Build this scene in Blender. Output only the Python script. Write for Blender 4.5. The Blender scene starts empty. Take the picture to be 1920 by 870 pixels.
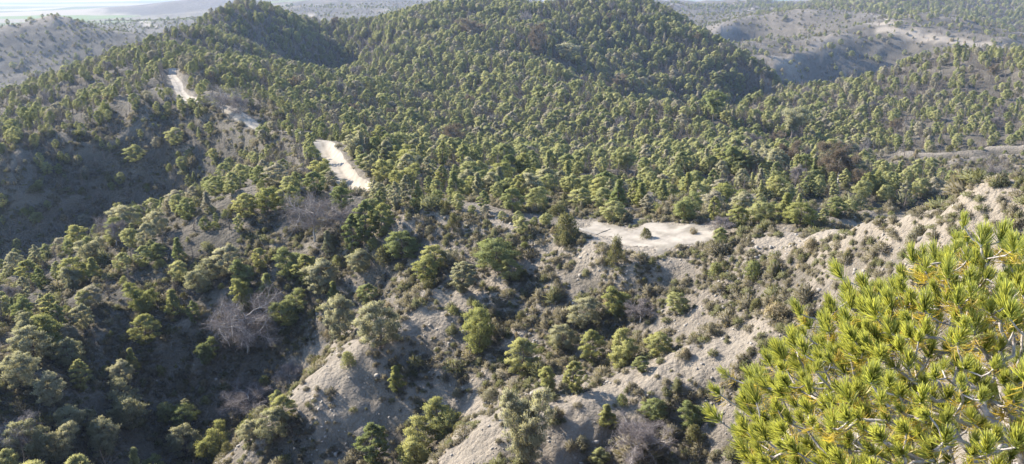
import bpy, math, random
import numpy as np

scene = bpy.context.scene
col = scene.collection
R = math.radians

# ------------------------------------------------------------------ camera, sky, sun, exposure
ZC = 200.0                      # height of the viewpoint above the datum (metres)
FPX = 1660.0                    # focal length in pixels of the 1920 wide photograph
PITCH = math.atan((435 + 70) / FPX)
cam_data = bpy.data.cameras.new('camera')
cam_data.sensor_fit = 'HORIZONTAL'
cam_data.angle = 2 * math.atan(960 / FPX)
cam_data.clip_start = 0.1
cam_data.clip_end = 40000
cam = bpy.data.objects.new('camera', cam_data)
cam.location = (0, 0, ZC)
cam.rotation_euler = (math.pi / 2 - PITCH, 0, 0)
col.objects.link(cam)
scene.camera = cam

SUN_AZ, SUN_EL = -58.0, 31.0    # degrees; azimuth measured from the view direction, minus = left
HAZE = 0.000075
world = bpy.data.worlds.new('World')
scene.world = world
world.use_nodes = True
wn = world.node_tree.nodes
sky = wn.new('ShaderNodeTexSky')
sky.sky_type = 'NISHITA'
sky.sun_disc = False
sky.sun_elevation = R(SUN_EL)
sky.sun_rotation = R(SUN_AZ)
sky.altitude = 400
sky.dust_density = 0.4
sky.ozone_density = 2.5
world.node_tree.links.new(sky.outputs[0], wn['Background'].inputs[0])
wn['Background'].inputs[1].default_value = 0.15
sun_data = bpy.data.lights.new('sun', 'SUN')
sun_data.energy = 4.7
sun_data.angle = R(0.5)
sun_data.color = (1.0, 0.925, 0.80)
sun = bpy.data.objects.new('sun', sun_data)
sa, se = R(SUN_AZ), R(SUN_EL)
SUN_DIR = np.array([math.sin(sa) * math.cos(se), math.cos(sa) * math.cos(se), math.sin(se)])
sun.rotation_euler = (math.pi / 2 - se, 0, math.pi - sa)
sun.location = (0, 0, ZC + 60)
col.objects.link(sun)
scene.view_settings.view_transform = 'Standard'
scene.view_settings.look = 'None'
scene.view_settings.gamma = 1
scene.view_settings.exposure = 1.85
scene.view_settings.use_curve_mapping = False
scene.render.engine = 'CYCLES'
scene.cycles.max_bounces = 6
scene.cycles.diffuse_bounces = 3
scene.cycles.transmission_bounces = 4
scene.cycles.transparent_max_bounces = 4
scene.cycles.volume_bounces = 1
scene.cycles.use_denoising = True
scene.cycles.denoiser = 'OPENIMAGEDENOISE'
scene.cycles.denoising_input_passes = 'RGB_ALBEDO_NORMAL'
scene.cycles.denoising_prefilter = 'ACCURATE'

# ------------------------------------------------------------------ small helpers
rng = np.random.default_rng(7)


def ray(px, py):
    px = np.asarray(px, float); py = np.asarray(py, float)
    u = (px - 960) / FPX; v = (435 - py) / FPX
    return u, math.cos(PITCH) + v * math.sin(PITCH), -math.sin(PITCH) + v * math.cos(PITCH)


def project(x, y, z):
    """world -> photograph pixels and depth along the view axis"""
    zz = z - ZC
    d = y * math.cos(PITCH) - zz * math.sin(PITCH)
    v = y * math.sin(PITCH) + zz * math.cos(PITCH)
    d = np.maximum(d, 1e-3)
    return 960 + FPX * x / d, 435 - FPX * v / d, d


def hash2(ix, iy, seed):
    h = (ix.astype(np.int64) * 374761393 + iy.astype(np.int64) * 668265263 + seed * 1442695041) & 0xFFFFFFFF
    h = ((h ^ (h >> 13)) * 1274126177) & 0xFFFFFFFF
    h = h ^ (h >> 16)
    return h


def gnoise(x, y, seed=0):
    """2D gradient noise, about -1..1"""
    x = np.asarray(x, float); y = np.asarray(y, float)
    ix = np.floor(x); iy = np.floor(y)
    fx = x - ix; fy = y - iy
    ux = fx * fx * fx * (fx * (fx * 6 - 15) + 10); uy = fy * fy * fy * (fy * (fy * 6 - 15) + 10)

    def g(dx, dy):
        a = hash2(ix + dx, iy + dy, seed) / 4294967296.0 * 2 * math.pi
        return np.cos(a) * (fx - dx) + np.sin(a) * (fy - dy)
    a = g(0, 0) * (1 - ux) + g(1, 0) * ux
    b = g(0, 1) * (1 - ux) + g(1, 1) * ux
    return 1.5 * (a * (1 - uy) + b * uy)


def fbm(x, y, scale, octaves=3, seed=0, gain=0.5):
    s = 0.0; a = 1.0
    for o in range(octaves):
        s = s + a * gnoise(x / scale + 17.3 * o, y / scale - 9.1 * o, seed + o)
        a *= gain; scale = scale / 2.03
    return s


def smooth(a, b, x):
    t = np.clip((x - a) / (b - a), 0, 1)
    return t * t * (3 - 2 * t)


def make_mesh(name, verts, faces, smooth_shade=False, tri=None, normals=None):
    """verts (n,3); faces (m,k) array with one k, optional extra triangles"""
    me = bpy.data.meshes.new(name)
    verts = np.asarray(verts, np.float32)
    groups = [np.asarray(f, np.int32) for f in ([faces] + ([tri] if tri is not None else [])) if f is not None and len(f)]
    nl = sum(f.size for f in groups); nf = sum(len(f) for f in groups)
    me.vertices.add(len(verts)); me.vertices.foreach_set('co', verts.ravel())
    me.loops.add(nl); me.loops.foreach_set('vertex_index', np.concatenate([f.ravel() for f in groups]))
    me.polygons.add(nf)
    tot = np.concatenate([np.full(len(f), f.shape[1], np.int32) for f in groups])
    st = np.concatenate([[0], np.cumsum(tot)[:-1]]).astype(np.int32)
    me.polygons.foreach_set('loop_start', st)
    me.polygons.foreach_set('loop_total', tot)
    if smooth_shade:
        me.polygons.foreach_set('use_smooth', np.ones(nf, bool))
    me.update(calc_edges=True)
    if normals is not None:
        me.polygons.foreach_set('use_smooth', np.ones(nf, bool))
        me.normals_split_custom_set_from_vertices([tuple(v) for v in normals.tolist()])
    return me


def link(name, data, parent=None, mat=None):
    o = bpy.data.objects.new(name, data)
    col.objects.link(o)
    if parent is not None:
        o.parent = parent
    if mat is not None and len(data.materials) == 0:
        data.materials.append(mat)
    return o


def tag(o, label=None, cat=None, group=None, kind=None):
    if label: o['label'] = label
    if cat: o['category'] = cat
    if group: o['group'] = group
    if kind: o['kind'] = kind
    return o


# ------------------------------------------------------------------ the lie of the land
# (photo x, photo y, horizontal distance in metres) of points read off the photograph
PTS = [
    # knoll on the right and the crest that falls from it to the saddle
    (1990, 365, 64), (1910, 368, 66), (1840, 362, 68), (1800, 374, 70), (1720, 404, 76), (1640, 416, 82), (1540, 440, 88), (1440, 442, 94),
    # bare clearing on the saddle
    (1330, 425, 103), (1330, 452, 97), (1200, 424, 106), (1200, 457, 98), (1100, 425, 107),
    (1040, 412, 109), (940, 402, 112), (850, 400, 113), (760, 422, 113), (700, 445, 114),
    # tree covered shelf behind
    (1100, 390, 122), (900, 380, 128), (1250, 395, 118), (1450, 405, 112), (1600, 402, 106), (800, 360, 140), (1300, 350, 148), (1000, 340, 160),
    # ridge with the track
    (670, 338, 150), (640, 305, 172), (610, 265, 192), (540, 238, 215), (470, 222, 232), (425, 203, 245), (350, 178, 268), (325, 135, 300), (322, 122, 320),
    (310, 100, 390), (340, 70, 480), (390, 35, 560), (440, 18, 590),
    # left edge of that ridge against the valley behind, and its near slopes
    (300, 82, 520), (200, 120, 460), (100, 155, 420), (0, 190, 400), (-150, 220, 380),
    (100, 215, 330), (0, 262, 290), (200, 192, 320), (-150, 290, 290),
    # shaded slope below the track
    (240, 205, 258), (130, 258, 250), (30, 308, 240), (300, 300, 240), (150, 350, 238), (400, 260, 236), (480, 250, 226), (60, 400, 229),
    (450, 310, 220), (330, 385, 227), (200, 445, 226), (80, 470, 222), (0, 495, 218), (-150, 540, 214),
    # spur with the sunlit trees
    (640, 340, 149), (560, 345, 145), (480, 360, 142), (380, 420, 137), (290, 480, 133), (190, 510, 133), (90, 555, 132), (0, 580, 131), (-150, 640, 128),
    (560, 450, 124), (480, 540, 119), (400, 600, 116), (300, 650, 115), (300, 740, 110), (430, 690, 111), (150, 650, 116), (50, 665, 113),
    # ravine draining to the lower left
    (760, 460, 111), (700, 530, 108.5), (620, 610, 106), (560, 690, 105), (500, 765, 104), (400, 820, 103), (290, 858, 101), (330, 940, 95), (100, 1000, 84), (190, 875, 95.5), (-100, 950, 88),
    (100, 730, 104.5), (40, 800, 100), (170, 800, 102), (60, 875, 95), (-150, 800, 103), (-100, 720, 108),
    # spur in the lower middle (crest, shaded face)
    (1080, 445, 102), (1000, 490, 100.5), (940, 525, 99), (870, 558, 97), (800, 592, 95), (745, 622, 93), (690, 652, 91), (640, 692, 89.5), (580, 735, 88), (525, 765, 87.5), (460, 835, 86),
    (800, 660, 91), (760, 710, 87.5), (700, 765, 84.5), (640, 820, 82), (560, 875, 80.5), (840, 640, 91.5),
    # gully beside it and the next spur
    (1150, 600, 88), (1080, 655, 85), (960, 690, 84), (890, 735, 83), (855, 800, 80), (790, 880, 77),
    (1420, 612, 76), (1290, 668, 74), (1200, 712, 72.5), (1130, 748, 71), (1060, 772, 69.5), (960, 802, 68), (885, 840, 67.5), (830, 875, 67),
    (1000, 725, 78.5), (1160, 685, 79), (930, 770, 74), (880, 790, 74),
    (1200, 560, 90), (1300, 560, 87), (1400, 520, 87), (1500, 520, 82), (1600, 500, 76), (1700, 470, 72), (1500, 600, 74),
    (1300, 780, 68.5), (1350, 860, 64), (1200, 850, 66), (1100, 870, 65.5), (1500, 870, 58), (1700, 870, 50), (1800, 600, 60), (1920, 500, 60), (1900, 800, 47),
    # forest behind the saddle up to the central hill
    (900, 310, 235), (900, 262, 295), (900, 212, 360), (900, 162, 430), (900, 110, 495), (900, 58, 570), (950, 12, 640), (1080, 8, 655), (1190, 8, 645),
    (700, 310, 212), (700, 232, 305), (700, 160, 405), (700, 98, 490), (720, 58, 565), (520, 28, 605), (600, 50, 640), (660, 52, 650), (740, 38, 640), (830, 16, 640),
    (540, 140, 390), (600, 108, 560), (480, 98, 480), (420, 68, 540), (500, 190, 300), (560, 210, 275), (650, 262, 238), (640, 90, 595), (560, 84, 560),
    (1230, 16, 640), (1300, 66, 610), (1380, 106, 585), (1440, 146, 560), (1470, 165, 550),
    (1150, 120, 545), (1250, 150, 535), (1320, 165, 530), (1000, 65, 545), (1010, 120, 465), (1050, 150, 425), (1130, 185, 375), (1220, 205, 340), (1310, 214, 320),
    (1290, 200, 515), (1380, 195, 530), (1180, 178, 480), (1100, 160, 480),
    # right hand ridge
    (1480, 176, 470), (1560, 172, 470), (1640, 150, 480), (1740, 114, 500), (1830, 112, 500), (1920, 112, 500), (2100, 100, 500),
    (1500, 230, 360), (1600, 210, 395), (1700, 210, 385), (1800, 208, 375), (1900, 208, 360), (2100, 230, 330),
    (1500, 290, 285), (1600, 290, 285), (1700, 280, 290), (1800, 278, 285), (1900, 285, 275), (1400, 262, 295), (1350, 312, 225), (1450, 325, 212),
    (1560, 345, 205), (1650, 350, 210), (1700, 357, 212), (1780, 350, 218), (1900, 325, 240), (1300, 262, 285), (1200, 262, 290), (1100, 312, 215), (1200, 312, 220), (1400, 205, 400),
    (1680, 374, 165), (1780, 358, 172), (1900, 350, 180),
    # far left: brown hill and valley
    (-150, 60, 930), (0, 70, 910), (60, 40, 940), (110, 32, 950), (170, 50, 930), (240, 68, 900), (300, 80, 880), (50, 110, 865), (150, 110, 860), (240, 105, 850), (0, 150, 810), (60, 135, 825), (0, 112, 860), (-150, 150, 810),
    (200, 40, 1500), (300, 40, 1600), (330, 52, 1250), (60, 22, 2600), (300, 18, 3000), (0, 5, 5000), (250, 2, 6000), (-150, 10, 4000), (250, 28, 2300), (150, 20, 2900),
    (280, 8, 2600), (340, 4, 2350), (370, 20, 2250), (410, 16, 2000), (300, 26, 2300), (350, 34, 1700),
    (560, 2, 1900), (640, 25, 1500), (600, 15, 1650), (700, 2, 1900), (760, 5, 1750), (830, -2, 2600), (680, 38, 1350), (520, 14, 1600),
    # far right: bare hills with the cut terrace, dark wooded hill
    (1480, 130, 770), (1540, 102, 830), (1590, 78, 870), (1640, 60, 905), (1700, 62, 900), (1760, 70, 890), (1870, 88, 860), (1600, 122, 836), (1640, 112, 860), (1700, 112, 858), (1780, 104, 848),
    (1210, 12, 1350), (1270, 6, 1600), (1330, 16, 1550), (1300, 38, 1420), (1290, 48, 1200), (1330, 62, 1050), (1420, 92, 950), (1520, 16, 1500),
    (1450, 50, 1060), (1390, 36, 1150), (1360, 70, 1040), (1600, 3, 1500), (1600, 42, 1000), (1640, 38, 990),
    (1760, 22, 980), (1700, 32, 980), (1820, 46, 940), (1680, 3, 1300), (1760, -14, 1500), (1870, 0, 1450), (1920, 40, 1250), (1800, 28, 1200), (1900, 78, 1050), (2050, 40, 1250),
]
XYZ = [  # unseen ground given directly (x, y, z relative to the viewpoint)
    (0, 0.6, -1.75), (0, 3, -3.4), (0, 10, -8.0), (0, 20, -15.5), (0, 40, -31), (0, 54, -42), (14, 46, -36), (8, 34, -26.5), (-18, 56, -45), (20, 40, -31), (16, 24, -19.5), (9, 16, -13), (-20, 30, -23), (-40, 50, -41), (-60, 68, -53), (-6, 6, -6.2), (-50, 20, -30), (-95, 60, -64),
    (3, 3, -3.5), (2, 5.5, -4.9), (8, 8, -6.8), (15, 15, -11.0), (22, 30, -24), (30, 30, -23), (32, 40, -30), (25, 8, -6), (40, 15, -8), (55, 35, -15), (70, 50, -20),
    (90, 70, -30), (120, 100, -35), (140, 60, -30), (0, 1000, -140), (-250, 950, -130), (250, 1000, -120), (0, 800, -75), (150, 820, -75), (-60, 780, -70),
    (-400, 600, -95), (-500, 500, -95), (-700, 500, -95), (-300, 640, -95), (330, 520, -80), (270, 560, -92), (430, 560, -75), (560, 480, -70), (800, 400, -60),
    (0, 2500, -160), (900, 3000, -130), (0, 6000, -190), (3000, 6000, -190), (-3000, 9000, -230), (3000, 12000, -260), (-6000, 12000, -260), (8000, 10000, -240), (0, 13500, -270),
    (2500, 2000, -130), (-3000, 2500, -160), (-2200, 800, -120), (-600, 200, -90), (1800, 700, -70), (600, 150, -40),
]


def to_xyz(px, py, r):
    a, b, c = ray(px, py)
    k = r / math.hypot(a, b)
    return a * k, b * k, c * k


# hollows hidden behind the crests: photo column, distance, height
HOLLOW = [(0, 1010, -88), (60, 1050, -92), (110, 1080, -88), (170, 1090, -92), (-150, 1030, -86), (250, 1060, -96), (1900, 84, -29), (1900, 105, -38), (1800, 90, -30), (1800, 112, -39), (1700, 97, -31), (1990, 84, -28), (2100, 90, -30), (2100, 130, -42), (1150, 430, -76), (1220, 400, -78), (1220, 450, -84), (1310, 385, -80), (1310, 460, -90), (1400, 470, -95), (1450, 540, -98), (1520, 560, -104), (1600, 570, -106), (1640, 570, -106), (1740, 600, -98), (1830, 600, -92), (1920, 600, -86),
          (1520, 680, -118), (1560, 730, -122), (1620, 765, -126), (1700, 770, -124), (1780, 770, -118), (1900, 780, -110), (600, 510, -72), (560, 460, -64), (640, 560, -74), (300, 600, -88), (200, 560, -90), (100, 520, -90), (0, 500, -90), (100, 700, -98), (240, 720, -100), (0, 680, -98)]
for px_, r_, z_ in HOLLOW:
    a_, b_, _ = ray(px_, 0); k_ = r_ / math.hypot(a_, b_)
    XYZ.append((float(a_) * k_, float(b_) * k_, z_))
ctrl = [to_xyz(*p) for p in PTS] + XYZ
ctrl = np.array(ctrl)


def lp(x, y):
    r = np.hypot(x, y)
    return np.arctan2(x, y), np.log(np.maximum(r, 0.4))


cA, cL = lp(ctrl[:, 0], ctrl[:, 1])
cV = ctrl[:, 2] / np.hypot(ctrl[:, 0], ctrl[:, 1])
n = len(cV)
CC = 0.022


def phi(d2):
    return -np.sqrt(d2 + CC * CC)


A = np.zeros((n + 3, n + 3))
A[:n, :n] = phi((cA[:, None] - cA) ** 2 + (cL[:, None] - cL) ** 2) + np.eye(n) * 0.0010
A[:n, n] = 1; A[:n, n + 1] = cA; A[:n, n + 2] = cL
A[n:, :n] = A[:n, n:].T
W = np.linalg.solve(A, np.concatenate([cV, [0, 0, 0]]))


def base_height(x, y):
    """smooth land form (relative to the viewpoint)"""
    x = np.asarray(x, float).ravel(); y = np.asarray(y, float).ravel()
    a, l = lp(x, y)
    out = np.empty(len(a))
    for i in range(0, len(a), 20000):
        s = slice(i, i + 20000)
        out[s] = phi((a[s, None] - cA) ** 2 + (l[s, None] - cL) ** 2) @ W[:n] + W[n] + W[n + 1] * a[s] + W[n + 2] * l[s]
    return out * np.hypot(x, y)


def polyline(pts, step):
    pts = np.asarray(pts, float)
    seg = np.hypot(*np.diff(pts[:, :2], axis=0).T)
    t = np.concatenate([[0], np.cumsum(seg)])
    # smooth through the points (Catmull-Rom)
    m = max(2, int(t[-1] / step))
    q = np.linspace(0, t[-1], m)
    P = np.vstack([2 * pts[0] - pts[1], pts, 2 * pts[-1] - pts[-2]])
    k = np.clip(np.searchsorted(t, q, side='right') - 1, 0, len(pts) - 2)
    f = ((q - t[k]) / (t[k + 1] - t[k]))[:, None]
    p0, p1, p2, p3 = P[k], P[k + 1], P[k + 2], P[k + 3]
    return 0.5 * (2 * p1 + (p2 - p0) * f + (2 * p0 - 5 * p1 + 4 * p2 - p3) * f ** 2 + (3 * p1 - p0 - 3 * p2 + p3) * f ** 3)


TRACKS = {  # photo x, y, distance; half width in metres
    'ridge': ([(322, 116, 335), (320, 128, 312), (330, 148, 288), (348, 172, 268), (385, 190, 256), (428, 203, 245), (462, 217, 233), (520, 232, 218), (575, 250, 205), (603, 262, 195), (622, 285, 182), (640, 308, 170), (668, 336, 150), (720, 372, 138), (800, 392, 124), (900, 400, 114.5), (1000, 411, 110), (1070, 417, 108), (1130, 434, 104)], 1.8),
    'saddle': ([(1085, 419, 107.5), (1130, 436, 103.5), (1180, 452, 99), (1215, 462, 97)], 2.6),
}


def px_path(p):
    return np.array([to_xyz(*q)[:2] for q in p])


track_xy = {k: polyline(px_path(v[0]), 1.0) for k, v in TRACKS.items()}
CLEAR = np.array([to_xyz(*q)[:2] for q in [(1090, 421, 107), (1120, 438, 103.5), (1170, 458, 98.5), (1235, 466, 96), (1300, 458, 96.5), (1350, 444, 98.5), (1352, 428, 102.5), (1290, 424, 104.5), (1215, 422, 106), (1190, 433, 104), (1150, 424, 106.5), (1120, 417, 108)]])


def in_poly(x, y, P):
    ins = np.zeros(x.shape, bool)
    j = len(P) - 1
    for i in range(len(P)):
        c = ((P[i, 1] > y) != (P[j, 1] > y)) & (x < (P[j, 0] - P[i, 0]) * (y - P[i, 1]) / (P[j, 1] - P[i, 1] + 1e-12) + P[i, 0])
        ins ^= c; j = i
    return ins


def dist_poly(x, y, P, closed=True):
    d = np.full(x.shape, 1e9)
    m = len(P)
    for i in range(m if closed else m - 1):
        a = P[i]; b = P[(i + 1) % m]
        ab = b - a
        t = np.clip(((x - a[0]) * ab[0] + (y - a[1]) * ab[1]) / (ab @ ab + 1e-12), 0, 1)
        d = np.minimum(d, np.hypot(x - a[0] - t * ab[0], y - a[1] - t * ab[1]))
    return d


def sd_clear(x, y):
    d = dist_poly(x, y, CLEAR)
    return np.where(in_poly(x, y, CLEAR), -d, d)


def near_line(x, y, L, reach):
    """distance to a polyline and index of the nearest sample, only where within reach"""
    d = np.full(x.shape, 1e9); k = np.zeros(x.shape, int)
    lo = L.min(0) - reach; hi = L.max(0) + reach
    idx = np.nonzero((x > lo[0]) & (x < hi[0]) & (y > lo[1]) & (y < hi[1]))[0]
    for i in range(0, len(idx), 20000):
        s = idx[i:i + 20000]
        dd = (x[s, None] - L[:, 0]) ** 2 + (y[s, None] - L[:, 1]) ** 2
        kk = dd.argmin(1)
        k[s] = kk; d[s] = np.sqrt(dd[np.arange(len(s)), kk])
    return d, k


track_z = {}
for k_, L_ in track_xy.items():
    zz = base_height(L_[:, 0], L_[:, 1])
    ker = np.ones(9) / 9
    track_z[k_] = np.convolve(np.pad(zz, 4, mode='edge'), ker, mode='valid')
_tpx = project(track_xy['ridge'][:, 0], track_xy['ridge'][:, 1], track_z['ridge'] + ZC)[0]
OPEN_LINES = []
for a_, b_ in ((300, 352), (408, 476), (596, 668)):
    k_ = (_tpx > a_) & (_tpx < b_)
    OPEN_LINES.append((track_xy['ridge'][k_], track_z['ridge'][k_]))
# mean plane of the clearing
cz = base_height(CLEAR[:, 0], CLEAR[:, 1])
CP = np.linalg.lstsq(np.c_[CLEAR, np.ones(len(CLEAR))], cz, rcond=None)[0]


def detail(x, y, r):
    """erosion relief on top of the land form"""
    w1 = fbm(x, y, 30, 2, 11) * 6; w2 = fbm(x, y, 30, 2, 23) * 6
    near = 1 - smooth(1000, 1700, r)
    far = smooth(1050, 1700, r)
    rid = lambda s, sd: 0.55 - 2 * np.abs(gnoise((x + w1) / s, (y + w2) / s, sd))
    nb = 0.32 + 0.68 * smooth(112, 180, r)
    h = near * (1.7 * nb * rid(34, 3) + 1.15 * nb * rid(15, 4) + 0.60 * (0.4 + 0.6 * nb) * rid(6.5, 5) + 0.30 * fbm(x, y, 3.0, 2, 6) + 0.15 * gnoise(x / 1.1, y / 1.1, 8))
    h = h + near * smooth(220, 420, r) * 3.2 * rid(75, 9)
    h = h * smooth(2, 25, r)
    W1 = fbm(x, y, 260, 2, 31) * 60; W2 = fbm(x, y, 260, 2, 33) * 60
    rf = lambda s, sd: 0.55 - 2 * np.abs(gnoise((x + W1) / s, (y + W2) / s, sd))
    plain = np.maximum(smooth(1900, 2700, r) * (x < 150), smooth(1250, 1600, r) * (x < -420 - 0.0 * r))
    h = h + far * (1 - 0.9 * plain) * (9 * rf(210, 41) + 4.5 * rf(90, 42) + 1.6 * rf(40, 43)) * (1 - 0.5 * smooth(3000, 6000, r))
    return h


def height(x, y):
    x = np.asarray(x, float).ravel(); y = np.asarray(y, float).ravel()
    r = np.hypot(x, y)
    b = base_height(x, y)
    d = detail(x, y, r)
    z = b + d
    sc = sd_clear(x, y)
    f = 1 - smooth(0.0, 6.0, sc)
    z = z * (1 - f) + (CP[0] * x + CP[1] * y + CP[2] + 0.04 * fbm(x, y, 2.0, 2, 71)) * f
    for k_, L_ in track_xy.items():
        dd, kk = near_line(x, y, L_, 9)
        hw = TRACKS[k_][1]
        f2 = (1 - smooth(hw, hw + 5, dd)) * (1 - 0.999 * (sc < 0.5))
        z = z * (1 - f2) + (track_z[k_][kk] + 0.03 * fbm(x, y, 1.5, 1, 72)) * f2
    # ground falls away on the viewer's side of the stretches of track that show
    for L_, tz in OPEN_LINES:
        for sft in (5.5, 8.0, 10.5):
            dd, kk = near_line(x, y, L_ * (1 - sft / np.hypot(L_[:, 0], L_[:, 1]))[:, None], 6)
            w_ = 1 - smooth(1.0, 3.4, dd)
            z = z + w_ * (np.minimum(z, tz[kk] - 0.28 * (sft - 3.5)) - z)
    return z + ZC


# polar grid centred on the viewpoint: even detail near and far, one sheet to the horizon
az_in = np.linspace(-33, 33, 331)
az = np.concatenate([np.linspace(-62, -33.8, 36), az_in, np.linspace(33.8, 62, 36)])
az = np.radians(az)
lr = np.concatenate([np.arange(math.log(0.5), math.log(38), 0.035), np.arange(math.log(38), math.log(250), 0.0052), np.arange(math.log(250), math.log(1000), 0.007), np.arange(math.log(1000), math.log(14000), 0.02)])
AZ, LR = np.meshgrid(az, lr)
GX = np.exp(LR) * np.sin(AZ); GY = np.exp(LR) * np.cos(AZ)
GZ = height(GX, GY).reshape(GX.shape)


def ground(x, y):
    """height of the built terrain sheet (bilinear on its own grid)"""
    x = np.asarray(x, float); y = np.asarray(y, float)
    a, l = lp(x, y)
    i = np.clip(np.searchsorted(az, a) - 1, 0, len(az) - 2)
    j = np.clip(np.searchsorted(lr, l) - 1, 0, len(lr) - 2)
    fa = np.clip((a - az[i]) / (az[i + 1] - az[i]), 0, 1); fl = np.clip((l - lr[j]) / (lr[j + 1] - lr[j]), 0, 1)
    return (GZ[j, i] * (1 - fa) + GZ[j, i + 1] * fa) * (1 - fl) + (GZ[j + 1, i] * (1 - fa) + GZ[j + 1, i + 1] * fa) * fl


RMARCH = np.exp(np.linspace(math.log(30), math.log(6000), 1500))


def hit(px, py, rmin=35):
    """where the sight line through a photo pixel meets the ground"""
    a, b, c = ray(px, py)
    h = math.hypot(a, b)
    r = RMARCH[RMARCH > rmin]
    x = a / h * r; y = b / h * r; z = ZC + c / h * r
    below = np.nonzero(z < ground(x, y))[0]
    k = below[0] if len(below) else len(r) - 1
    return x[k], y[k], r[k]


def visible(x, y, z):
    """is the point (x, y, z) clear of terrain seen from the viewpoint (vectorised)"""
    ok = np.ones(len(x), bool)
    for t in np.concatenate([np.linspace(0.15, 0.9, 60), np.linspace(0.905, 0.99, 20)]):
        zz = ZC + (z - ZC) * t
        ok &= zz > ground(x * t, y * t) - 0.2
    return ok

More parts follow.
